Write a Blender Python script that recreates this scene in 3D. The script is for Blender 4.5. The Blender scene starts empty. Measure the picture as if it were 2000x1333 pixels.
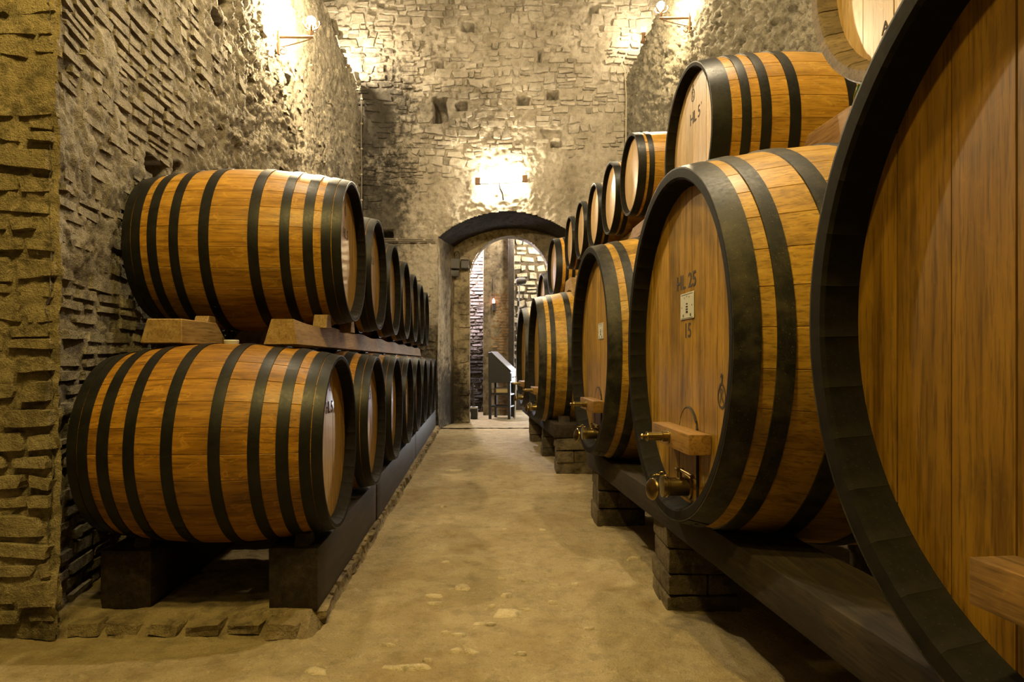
import bpy, bmesh, math, random
import numpy as np
from mathutils import Vector, Matrix

random.seed(7)
RNG = np.random.default_rng(11)
PI = math.pi
SC = bpy.context.scene
COL = SC.collection
CAMZ = 1.15

# ------------------------------------------------------------------ camera
cam_d = bpy.data.cameras.new('camera')
cam = bpy.data.objects.new('camera', cam_d)
COL.objects.link(cam)
cam.location = (0, 0, CAMZ)
cam.rotation_euler = (PI / 2, 0, 0)
cam_d.sensor_width = 36.0
cam_d.lens = 1290 / 2000 * 36.0
cam_d.shift_y = 0.01925
cam_d.clip_start = 0.02
SC.camera = cam

# ------------------------------------------------------------------ world, exposure
w = bpy.data.worlds.new('world')
SC.world = w
w.use_nodes = True
w.node_tree.nodes['Background'].inputs[0].default_value = (1.0, 0.8, 0.5, 1)
w.node_tree.nodes['Background'].inputs[1].default_value = 0.0
SC.view_settings.view_transform = 'Standard'
SC.view_settings.look = 'None'
SC.view_settings.gamma = 1.0
SC.view_settings.use_curve_mapping = False
SC.view_settings.exposure = 1.54


def lamp(name, loc, power, color, radius=0.1, kind='POINT', rot=None, size=None):
    d = bpy.data.lights.new(name, kind)
    d.energy = power
    d.color = color
    if kind == 'AREA':
        d.shape = 'RECTANGLE'
        d.size, d.size_y = size
    else:
        d.shadow_soft_size = radius
    o = bpy.data.objects.new(name, d)
    COL.objects.link(o)
    o.location = loc
    if rot:
        o.rotation_euler = rot
    return o


WARM = (1.0, 0.80, 0.50)
WARMER = (1.0, 0.735, 0.23)
# lamps of the cellar behind the camera, then two added overhead
lamp('lamp_behind_left', (-2.0, -2.2, 3.6), 12, WARMER, 0.12)
lamp('lamp_behind_centre', (0.1, -1.0, 5.6), 30, WARMER, 0.10)
lamp('fill_above', (-0.3, 0.95, 4.6), 150, WARMER, 0.08)  # added overhead lamp that brightens the upper barrels
lamp('fill_above_left', (-1.1, 0.8, 4.0), 85, WARMER, 0.08)  # added lamp that lifts the upper left barrels and the pier
# bracket lamps of the near bay, above the picture
lamp('lamp_near_left', (-1.40, 3.9, 5.1), 90, WARM, 0.06)
lamp('lamp_near_right', (1.10, 3.3, 5.6), 190, WARM, 0.06)
# lamp of the next room, hidden above the doorway
lamp('lamp_passage_left', (-0.95, 13.75, 3.75), 420, (0.95, 0.88, 1.0), 0.06)
lamp('lamp_passage_right', (0.75, 14.2, 3.85), 110, (1.0, 0.86, 0.62), 0.08)

lamp('fill_passage_front', (0.2, 12.65, 3.85), 75, (1.0, 0.88, 0.70), 0.08)  # added fill for the pillar front and floor, kept out of sight
# added side light on the left wall and desk front, without a door
lamp('fill_passage_side', (2.45, 14.2, 1.25), 35, (0.86, 0.92, 1.0), kind='AREA', rot=(0, PI / 2, 0), size=(2.1, 1.3))
BULB_POWER = {'left': 320, 'right': 165, 'end': 95, 'ledge_left': 100, 'ledge_right': 45}

# ------------------------------------------------------------------ noise


def _h(ix, iy, iz, seed):
    n = (ix * 374761393 + iy * 668265263 + iz * 1274126177 + seed * 974634777) & 0x7fffffff
    n = (n ^ (n >> 13)) * 1274126177 & 0x7fffffff
    n = (n ^ (n >> 16)) & 0xffff
    return n / 65535.0


def vnoise(x, y, z=0.0, seed=0):
    x = np.asarray(x, float); y = np.asarray(y, float); z = np.zeros_like(x) + z
    ix = np.floor(x).astype(np.int64); iy = np.floor(y).astype(np.int64); iz = np.floor(z).astype(np.int64)
    fx, fy, fz = x - ix, y - iy, z - iz
    fx = fx * fx * fx * (fx * (fx * 6 - 15) + 10); fy = fy * fy * fy * (fy * (fy * 6 - 15) + 10); fz = fz * fz * (3 - 2 * fz)
    r = 0
    for dx in (0, 1):
        for dy in (0, 1):
            for dz in (0, 1):
                wgt = (fx if dx else 1 - fx) * (fy if dy else 1 - fy) * (fz if dz else 1 - fz)
                r = r + wgt * _h(ix + dx, iy + dy, iz + dz, seed)
    return r * 2 - 1


def fbm(x, y, z=0.0, oct=4, seed=0, gain=0.5, ridged=False):
    a, f, s, t = 1.0, 1.0, 0, 0
    for k in range(oct):
        v = vnoise(np.asarray(x) * f + 17.3 * k, np.asarray(y) * f - 9.1 * k, np.asarray(z) * f, seed + k)
        if ridged:
            v = 1 - 2 * np.abs(v)
        s = s + a * v; t += a; a *= gain; f *= 2.03
    return s / t


def rocky(x, y, seed=0, tilt=0.5):
    """broken rock: every cell of a jittered lattice is a facet with its own height and tilt"""
    x = np.asarray(x, float); y = np.asarray(y, float)
    ix = np.floor(x).astype(np.int64); iy = np.floor(y).astype(np.int64); iz = np.zeros_like(ix)
    best = np.full(x.shape, 9.0); val = np.zeros_like(x)
    for dx in (-1, 0, 1):
        for dy in (-1, 0, 1):
            cx, cy = ix + dx, iy + dy
            px = cx + _h(cx, cy, iz, seed); py = cy + _h(cx, cy, iz, seed + 1)
            d = (x - px)**2 + (y - py)**2
            h = _h(cx, cy, iz, seed + 2) * 2 - 1 + tilt * 2 * ((x - px) * (_h(cx, cy, iz, seed + 3) * 2 - 1) + (y - py) * (_h(cx, cy, iz, seed + 4) * 2 - 1))
            m = d < best
            best = np.where(m, d, best); val = np.where(m, h, val)
    return np.clip(val, -1.6, 1.6)


# ------------------------------------------------------------------ materials
def new_mat(name):
    m = bpy.data.materials.new(name)
    m.use_nodes = True
    nt = m.node_tree
    for n in list(nt.nodes):
        nt.nodes.remove(n)
    out = nt.nodes.new('ShaderNodeOutputMaterial')
    b = nt.nodes.new('ShaderNodeBsdfPrincipled')
    nt.links.new(b.outputs[0], out.inputs[0])
    return m, nt, b


class N:
    """tiny node helper"""
    def __init__(s, nt): s.nt = nt
    def n(s, t, **kw):
        x = s.nt.nodes.new(t)
        for k, v in kw.items():
            setattr(x, k, v)
        return x
    def l(s, a, b): s.nt.links.new(a, b)
    def noise(s, vec, scale, detail=4, rough=0.55, dist=0.0):
        x = s.n('ShaderNodeTexNoise')
        x.inputs['Scale'].default_value = scale; x.inputs['Detail'].default_value = detail
        x.inputs['Roughness'].default_value = rough; x.inputs['Distortion'].default_value = dist
        s.l(vec, x.inputs['Vector'])
        return x.outputs['Fac']
    def mapping(s, vec, scale=(1, 1, 1), loc=(0, 0, 0)):
        x = s.n('ShaderNodeMapping')
        x.inputs['Scale'].default_value = scale; x.inputs['Location'].default_value = loc
        s.l(vec, x.inputs['Vector'])
        return x.outputs[0]
    def ramp(s, fac, stops):
        x = s.n('ShaderNodeValToRGB')
        e = x.color_ramp.elements
        while len(e) < len(stops):
            e.new(0.5)
        for i, (p, c) in enumerate(stops):
            e[i].position = p
            e[i].color = (c, c, c, 1) if isinstance(c, (int, float)) else tuple(c) + (1,)
        s.l(fac, x.inputs[0])
        return x.outputs[0]
    def mix(s, fac, a, b, mode='MIX'):
        x = s.n('ShaderNodeMix'); x.data_type = 'RGBA'; x.blend_type = mode
        for v, i in ((fac, 0), (a, 6), (b, 7)):
            if isinstance(v, (int, float)):
                x.inputs[i].default_value = v
            elif isinstance(v, tuple):
                x.inputs[i].default_value = v + (1,) if len(v) == 3 else v
            else:
                s.l(v, x.inputs[i])
        return x.outputs[2]
    def math(s, op, a, b=0.0):
        x = s.n('ShaderNodeMath', operation=op)
        for v, i in ((a, 0), (b, 1)):
            if isinstance(v, (int, float)):
                x.inputs[i].default_value = v
            else:
                s.l(v, x.inputs[i])
        return x.outputs[0]
    def bump(s, h, strength, dist, bsdf):
        x = s.n('ShaderNodeBump')
        x.inputs['Strength'].default_value = strength; x.inputs['Distance'].default_value = dist
        s.l(h, x.inputs['Height'])
        s.l(x.outputs[0], bsdf.inputs['Normal'])


def wood(name, c_dark, c_mid, c_light, axis='X', rough=0.45, coat=0.0, coat_rough=0.2, var=0.35, fleck=0.5, stain=0.0, bump=0.25, gscale=1.0):
    m, nt, b = new_mat(name)
    g = N(nt)
    tc = g.n('ShaderNodeTexCoord'); oi = g.n('ShaderNodeObjectInfo')
    off = g.n('ShaderNodeVectorMath', operation='SCALE')
    cmb = g.n('ShaderNodeCombineXYZ')
    for i in range(3):
        g.l(oi.outputs['Random'], cmb.inputs[i])
    g.l(cmb.outputs[0], off.inputs[0]); off.inputs['Scale'].default_value = 37.0
    add = g.n('ShaderNodeVectorMath', operation='ADD')
    g.l(tc.outputs['Object'], add.inputs[0]); g.l(off.outputs[0], add.inputs[1])
    v = add.outputs[0]
    ax = {'X': (1.6, 26, 26), 'Y': (26, 1.6, 26), 'Z': (26, 26, 1.6)}[axis]
    ax = tuple(k * gscale for k in ax)
    fine = tuple(k * 5 for k in ax)
    n1 = g.noise(g.mapping(v, ax), 1.0, 5, 0.6, 0.3)
    n2 = g.noise(g.mapping(v, fine), 1.0, 3, 0.6)
    n3 = g.noise(v, 2.2, 3, 0.5)
    col = g.ramp(n1, [(0.28, c_dark), (0.5, c_mid), (0.72, c_light)])
    col = g.mix(g.ramp(n2, [(0.36, 0.6), (0.5, 0.0)]), col, tuple(k * 0.55 for k in c_dark))
    # medullary flecks of quartered oak
    fl = g.noise(g.mapping(v, tuple(k * 0.55 if k > 10 else k * 5 for k in ax)), 1.0, 2, 0.5, 2.0)
    flm = g.math('MULTIPLY', g.ramp(fl, [(0.60, 0.0), (0.66, 1.0), (0.70, 0.0)]), fleck * 0.5)
    col = g.mix(flm, col, tuple(min(1, k * 1.5) for k in c_light))
    # per piece shade
    sh = g.math('ADD', g.math('MULTIPLY', oi.outputs['Random'], var), 1 - var * 0.55)
    cs = g.n('ShaderNodeCombineColor')
    for i in range(3):
        g.l(sh, cs.inputs[i])
    col = g.mix(1.0, col, cs.outputs[0], 'MULTIPLY')
    big = g.math('ADD', g.math('MULTIPLY', n3, 0.5), 0.75)
    cb = g.n('ShaderNodeCombineColor')
    for i in range(3):
        g.l(big, cb.inputs[i])
    col = g.mix(0.8, col, cb.outputs[0], 'MULTIPLY')
    if stain > 0:
        st = g.noise(g.mapping(v, (3, 3, 3)), 1.0, 6, 0.65)
        col = g.mix(g.math('MULTIPLY', g.ramp(st, [(0.5, 0.0), (0.68, 1.0)]), stain), col, (0.02, 0.014, 0.008))
    g.l(g.mix(1.0, col, (ALB, ALB, ALB), 'MULTIPLY'), b.inputs['Base Color'])
    b.inputs['Roughness'].default_value = rough
    b.inputs['Coat Weight'].default_value = coat
    b.inputs['Coat Roughness'].default_value = coat_rough
    b.inputs['Specular IOR Level'].default_value = 0.22
    g.bump(g.math('ADD', n1, g.math('MULTIPLY', n2, 0.5)), bump, 0.003, b)
    return m


def paint(name, col, rough=0.5, wear=(0.10, 0.09, 0.07), wear_amt=0.5, metallic=0.0, spec=0.2):
    m, nt, b = new_mat(name)
    g = N(nt)
    tc = g.n('ShaderNodeTexCoord')
    n1 = g.noise(tc.outputs['Object'], 9, 6, 0.65)
    n2 = g.noise(tc.outputs['Object'], 60, 3, 0.6)
    n3 = g.noise(tc.outputs['Object'], 190, 2, 0.5)
    c = g.mix(g.math('MULTIPLY', g.ramp(n1, [(0.42, 0.0), (0.7, 1.0)]), wear_amt), col, wear)
    c = g.mix(g.math('MULTIPLY', g.ramp(n3, [(0.66, 0.0), (0.74, 1.0)]), wear_amt * 0.8), c, tuple(min(1, k * 2.2) for k in wear))
    g.l(g.mix(1.0, c, (ALB, ALB, ALB), 'MULTIPLY'), b.inputs['Base Color'])
    r = g.math('ADD', g.math('MULTIPLY', n2, 0.25), rough - 0.12)
    g.l(r, b.inputs['Roughness'])
    b.inputs['Metallic'].default_value = metallic
    b.inputs['Specular IOR Level'].default_value = spec
    g.bump(n2, 0.12, 0.002, b)
    return m


def stone(name, c1, c2, c3, dark=(0.05, 0.04, 0.03), dark_amt=0.6, dark_scale=0.9, var=0.5, bump=0.7, soot_shade=None, moss=0.0, rough=0.92, fine=38, pit=0.85):
    """c1..c3 base tones; soot = list of (x, y, z, rx, ry, rz, amount) stains and painted shade with a place of their own on the wall"""
    m, nt, b = new_mat(name)
    g = N(nt)
    geo = g.n('ShaderNodeNewGeometry')
    p = geo.outputs['Position']
    n1 = g.noise(p, 1.7, 6, 0.62)
    n2 = g.noise(p, fine * 0.28, 6, 0.68)
    n3 = g.noise(p, fine, 5, 0.7)
    n5 = g.noise(p, fine * 4.0, 3, 0.7)
    n4 = g.noise(p, dark_scale, 7, 0.66, 0.6)
    col = g.ramp(n1, [(0.3, c1), (0.5, c2), (0.7, c3)])
    isl = g.math('ADD', g.math('MULTIPLY', geo.outputs['Random Per Island'], var), 1 - var / 2)
    cs = g.n('ShaderNodeCombineColor')
    for i in range(3):
        g.l(isl, cs.inputs[i])
    col = g.mix(1.0, col, cs.outputs[0], 'MULTIPLY')
    col = g.mix(g.ramp(n2, [(0.32, pit), (0.52, 0.0)]), col, tuple(k * 0.3 for k in c1))
    col = g.mix(g.ramp(n3, [(0.55, 0.0), (0.75, 0.65)]), col, tuple(min(1, k * 1.25) for k in c3))
    col = g.mix(g.ramp(n5, [(0.28, 0.55), (0.45, 0.0)]), col, tuple(k * 0.3 for k in c1))
    dm = g.math('MULTIPLY', g.ramp(n4, [(0.48, 0.0), (0.66, 1.0)]), dark_amt)
    col = g.mix(dm, col, dark)
    for (x, y, z, rx, ry, rz, amt) in soot_shade or []:
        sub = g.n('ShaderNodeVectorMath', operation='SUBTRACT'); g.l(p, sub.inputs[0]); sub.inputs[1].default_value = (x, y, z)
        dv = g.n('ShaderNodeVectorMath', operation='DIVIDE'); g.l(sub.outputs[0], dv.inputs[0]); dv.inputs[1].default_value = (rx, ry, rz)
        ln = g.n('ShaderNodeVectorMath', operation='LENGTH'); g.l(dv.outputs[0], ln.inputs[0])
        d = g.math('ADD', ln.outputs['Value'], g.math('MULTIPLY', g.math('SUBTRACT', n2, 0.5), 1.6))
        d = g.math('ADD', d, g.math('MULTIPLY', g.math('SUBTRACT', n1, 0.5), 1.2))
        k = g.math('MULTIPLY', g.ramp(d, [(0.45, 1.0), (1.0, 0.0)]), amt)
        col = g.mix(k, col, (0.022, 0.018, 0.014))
    if moss:
        ms = g.math('MULTIPLY', g.ramp(g.noise(p, 2.4, 5, 0.6), [(0.5, 0.0), (0.62, 1.0)]), moss)
        col = g.mix(ms, col, (0.10, 0.10, 0.03))
    g.l(g.mix(1.0, col, (ALB, ALB, ALB), 'MULTIPLY'), b.inputs['Base Color'])
    b.inputs['Roughness'].default_value = rough
    b.inputs['Specular IOR Level'].default_value = 0.2
    h = g.math('ADD', g.math('MULTIPLY', n2, 1.0), g.math('ADD', g.math('MULTIPLY', n3, 0.55), g.math('MULTIPLY', n5, 0.22)))
    g.bump(h, bump, 0.05, b)
    return m


def emit(name, col, strength):
    m, nt, b = new_mat(name)
    b.inputs['Base Color'].default_value = (0.8, 0.8, 0.8, 1)
    b.inputs['Emission Color'].default_value = col + (1,)
    b.inputs['Emission Strength'].default_value = strength
    return m


def plain(name, col, rough=0.5, metallic=0.0, scale=40, amt=0.25):
    m, nt, b = new_mat(name)
    g = N(nt)
    tc = g.n('ShaderNodeTexCoord')
    n1 = g.noise(tc.outputs['Object'], scale, 4, 0.6)
    c = g.mix(g.math('MULTIPLY', n1, amt), col, tuple(k * 0.35 for k in col))
    c = g.mix(1.0, c, (ALB, ALB, ALB), 'MULTIPLY') if not metallic else c
    g.l(c, b.inputs['Base Color'])
    b.inputs['Roughness'].default_value = rough
    b.inputs['Metallic'].default_value = metallic
    return m


ALB = 0.52      # general reflectance of the old wood, stone and paint


M = {}
M['stave'] = wood('oak_stave', (0.24, 0.10, 0.006), (0.43, 0.195, 0.012), (0.58, 0.29, 0.03), 'X', 0.45, 0.08, 0.3, var=0.22, stain=0.4, fleck=0.7)
M['stave_lit'] = wood('oak_stave_lit', (0.30, 0.13, 0.010), (0.54, 0.265, 0.022), (0.68, 0.37, 0.05), 'X', 0.45, 0.08, 0.3, var=0.22, stain=0.35, fleck=0.7)  # lighter copy of stave; the upper tier's stronger light is in the colour
M['stave_pale'] = wood('oak_stave_pale', (0.42, 0.20, 0.018), (0.60, 0.31, 0.035), (0.72, 0.40, 0.075), 'X', 0.42, 0.15, 0.25, var=0.22, stain=0.25, fleck=0.7)
M['stave_big'] = wood('cask_stave', (0.38, 0.195, 0.018), (0.64, 0.355, 0.04), (0.75, 0.45, 0.085), 'X', 0.5, 0.1, 0.3, stain=0.6)
M['head'] = wood('oak_head', (0.38, 0.19, 0.025), (0.56, 0.30, 0.05), (0.66, 0.40, 0.09), 'Z', 0.40, 0.7, 0.06, var=0.25, stain=0.12)
M['head_pale'] = wood('oak_head_pale', (0.52, 0.31, 0.13), (0.66, 0.43, 0.20), (0.76, 0.53, 0.28), 'Z', 0.45, 0.2, 0.2, var=0.2, stain=0.05)
M['head_dark'] = wood('dark_cask_head', (0.16, 0.074, 0.003), (0.29, 0.142, 0.006), (0.38, 0.195, 0.012), 'Z', 0.5, 0.1, 0.3, var=0.3, stain=0.35, fleck=0.2)
M['head_big'] = wood('cask_head', (0.24, 0.13, 0.014), (0.53, 0.285, 0.034), (0.72, 0.41, 0.07), 'Z', 0.42, 0.2, 0.25, var=0.3, stain=0.35, fleck=0.2)
M['hatch'] = wood('hatch_wood', (0.16, 0.07, 0.02), (0.27, 0.13, 0.035), (0.36, 0.18, 0.05), 'Z', 0.5, stain=0.4)
M['crossbar'] = wood('crossbar_wood', (0.26, 0.13, 0.03), (0.38, 0.20, 0.048), (0.5, 0.28, 0.075), 'Y', 0.5, stain=0.5)
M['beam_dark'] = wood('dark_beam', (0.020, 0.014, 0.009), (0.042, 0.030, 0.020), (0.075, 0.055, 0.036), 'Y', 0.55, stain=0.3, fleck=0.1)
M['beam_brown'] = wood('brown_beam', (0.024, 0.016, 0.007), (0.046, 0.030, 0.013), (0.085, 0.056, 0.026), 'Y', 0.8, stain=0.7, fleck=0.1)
M['runner'] = wood('runner_wood', (0.30, 0.175, 0.06), (0.44, 0.275, 0.10), (0.55, 0.37, 0.16), 'Y', 0.6, stain=0.2, fleck=0.1)
M['saddle'] = wood('saddle_wood', (0.22, 0.11, 0.045), (0.34, 0.19, 0.085), (0.45, 0.27, 0.13), 'Y', 0.6, stain=0.35, fleck=0.1)
M['hoop'] = paint('hoop_paint', (0.010, 0.0095, 0.0075), 0.42, (0.034, 0.031, 0.023), 0.5)
M['hoop_grey'] = paint('hoop_grey_paint', (0.014, 0.0135, 0.010), 0.5, (0.11, 0.09, 0.05), 0.8)
M['chime'] = paint('chime_paint', (0.012, 0.010, 0.006), 0.7, (0.04, 0.03, 0.018), 0.5, 0.0, 0.06)
M['chime_wood'] = wood('chime_wood', (0.12, 0.075, 0.035), (0.2, 0.13, 0.065), (0.28, 0.19, 0.10), 'X', 0.65, stain=0.5)
M['brass'] = plain('brass', (0.36, 0.27, 0.11), 0.28, 1.0, 60, 0.5)
M['iron'] = plain('rusty_iron', (0.16, 0.09, 0.045), 0.7, 0.3)
M['iron_dark'] = plain('dark_iron', (0.03, 0.026, 0.02), 0.6, 0.2)
M['ink'] = plain('branded_ink', (0.028, 0.012, 0.005), 0.8)
M['ink_dark'] = plain('black_print', (0.02, 0.018, 0.016), 0.6)
M['card'] = plain('white_card', (0.80, 0.78, 0.70), 0.5, 0, 20, 0.05)
M['silicone'] = plain('white_silicone', (0.75, 0.72, 0.62), 0.5, 0, 20, 0.05)
M['cable'] = plain('grey_cable', (0.16, 0.13, 0.09), 0.6)
M['cable_pale'] = plain('pale_conduit', (0.50, 0.42, 0.28), 0.6)
M['desk'] = plain('black_desk', (0.022, 0.020, 0.018), 0.45)
M['desk_edge'] = plain('grey_desk', (0.30, 0.29, 0.28), 0.4)
M['white'] = plain('white_paint', (0.72, 0.70, 0.66), 0.5)
M['book'] = plain('yellow_paper', (0.62, 0.48, 0.22), 0.7)
M['green'] = plain('green_glass', (0.012, 0.06, 0.006), 0.12)
M['red'] = plain('red_plastic', (0.6, 0.05, 0.02), 0.4)
M['box_dark'] = plain('dark_box', (0.06, 0.05, 0.04), 0.6)
M['box_tan'] = plain('tan_box', (0.22, 0.17, 0.10), 0.6)

DARK_END = [(-2.30, 11.0, 5.1, 0.85, 1.2, 1.5, 0.85), (-2.3, 11.0, 3.6, 0.75, 1.0, 1.3, 0.75), (-1.0, 11.0, 5.3, 1.0, 1.0, 0.55, 0.35),  # soot stains high on the wall
            (-1.2, 11.4, 0.5, 0.9, 1.2, 1.3, 0.85)]  # last patch: darker low by the left jamb
M['wall_end'] = stone('end_wall_stone', (0.40, 0.34, 0.255), (0.54, 0.47, 0.37), (0.66, 0.59, 0.485), (0.14, 0.105, 0.07), 0.42, 0.9, 0.75, 0.7, DARK_END, 0.0, 0.92, 38, 0.5)
M['wall_left'] = stone('left_wall_stone', (0.38, 0.32, 0.225), (0.54, 0.465, 0.34), (0.66, 0.58, 0.44), (0.13, 0.10, 0.065), 0.55, 0.8, 0.45, 0.9, None, 0.0)
M['pillar'] = stone('pillar_stone', (0.42, 0.33, 0.16), (0.60, 0.48, 0.25), (0.76, 0.63, 0.38), (0.085, 0.066, 0.03), 0.85, 1.7, 0.6, 0.9)
M['wall_right'] = stone('right_wall_stone', (0.32, 0.275, 0.19), (0.45, 0.39, 0.28), (0.57, 0.50, 0.37), (0.12, 0.10, 0.07), 0.5, 0.8, 0.4, 1.0, None, 0.10)
M['ledge_moss'] = stone('mossy_ledge', (0.28, 0.24, 0.14), (0.40, 0.35, 0.21), (0.5, 0.44, 0.28), (0.09, 0.08, 0.04), 0.6, 1.2, 0.3, 0.7, None, 0.7)
M['plaster'] = stone('arch_plaster', (0.30, 0.23, 0.14), (0.46, 0.37, 0.23), (0.60, 0.50, 0.34), (0.05, 0.04, 0.025), 0.75, 1.6, 0.2, 0.5, [(-1.2, 11.5, 0.4, 0.8, 1.4, 1.0, 0.8)])  # darker patch low on the left jamb
M['soffit'] = stone('dark_soffit', (0.06, 0.045, 0.03), (0.09, 0.07, 0.045), (0.13, 0.10, 0.065), (0.02, 0.016, 0.01), 0.6, 1.2, 0.3, 0.6)  # one dark tone for the whole underside of the arch
M['brick'] = stone('passage_brick', (0.30, 0.17, 0.08), (0.42, 0.25, 0.12), (0.5, 0.33, 0.17), (0.12, 0.08, 0.05), 0.4, 1.4, 0.5, 0.5)
M['brick_pale'] = stone('passage_pale_brick', (0.34, 0.26, 0.22), (0.46, 0.37, 0.32), (0.58, 0.5, 0.45), (0.10, 0.06, 0.05), 0.5, 1.4, 0.4, 0.6, [(-0.95, 14.6, 0.6, 1.0, 1.2, 1.3, 0.9)])  # dark foot painted in, as the lamp light fades downward
M['passage_stone'] = stone('passage_stone', (0.50, 0.42, 0.30), (0.64, 0.55, 0.40), (0.76, 0.68, 0.52), (0.2, 0.16, 0.1), 0.2, 1.4, 0.5, 0.5)
M['mortar_dark'] = stone('dark_mortar', (0.10, 0.08, 0.05), (0.16, 0.12, 0.08), (0.2, 0.16, 0.1), (0.04, 0.03, 0.02), 0.5, 1.4, 0.3, 0.5)
M['floor'] = stone('floor_screed', (0.42, 0.325, 0.17), (0.54, 0.425, 0.235), (0.63, 0.51, 0.30), (0.33, 0.215, 0.08), 0.65, 1.7, 0.2, 0.6, None, 0.0, 0.85, 30, 0.42)
M['floor_stone'] = stone('floor_stone', (0.62, 0.50, 0.28), (0.74, 0.61, 0.37), (0.8, 0.69, 0.46), (0.3, 0.2, 0.1), 0.2, 2.0, 0.3, 0.35)
M['plinth'] = stone('plinth_stone', (0.30, 0.22, 0.11), (0.43, 0.33, 0.17), (0.55, 0.44, 0.25), (0.10, 0.07, 0.035), 0.6, 1.6, 0.4, 0.6)
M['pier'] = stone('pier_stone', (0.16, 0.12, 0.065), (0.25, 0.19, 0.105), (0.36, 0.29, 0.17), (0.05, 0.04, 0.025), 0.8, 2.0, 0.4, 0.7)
M['vault'] = stone('vault_stone', (0.12, 0.095, 0.06), (0.18, 0.145, 0.095), (0.24, 0.2, 0.14), (0.05, 0.04, 0.03), 0.5, 0.8, 0.3, 0.7)


# ------------------------------------------------------------------ mesh building
def mesh_of(name, verts, faces, mats, mi=None, smooth=None):
    me = bpy.data.meshes.new(name)
    me.from_pydata([tuple(v) for v in verts], [], faces)
    for m in mats:
        me.materials.append(m)
    if mi is not None:
        me.polygons.foreach_set('material_index', mi)
    if smooth is not None:
        me.polygons.foreach_set('use_smooth', [True] * len(me.polygons))
        if smooth < 3.1:
            me.set_sharp_from_angle(angle=smooth)
    me.update()
    return me


def link(name, me, parent=None, loc=None, rot=None):
    o = bpy.data.objects.new(name, me)
    COL.objects.link(o)
    if parent is not None:
        o.parent = parent
    if loc is not None:
        o.location = loc
    if rot is not None:
        o.rotation_euler = rot
    return o


def tag(o, label=None, cat=None, group=None, kind=None):
    if label: o['label'] = label
    if cat: o['category'] = cat
    if group: o['group'] = group
    if kind: o['kind'] = kind
    return o


def thing(name, label, cat, loc=(0, 0, 0), rz=0.0, group=None):
    o = link(name, None, None, loc, (0, 0, rz))
    return tag(o, label, cat, group)


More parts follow.
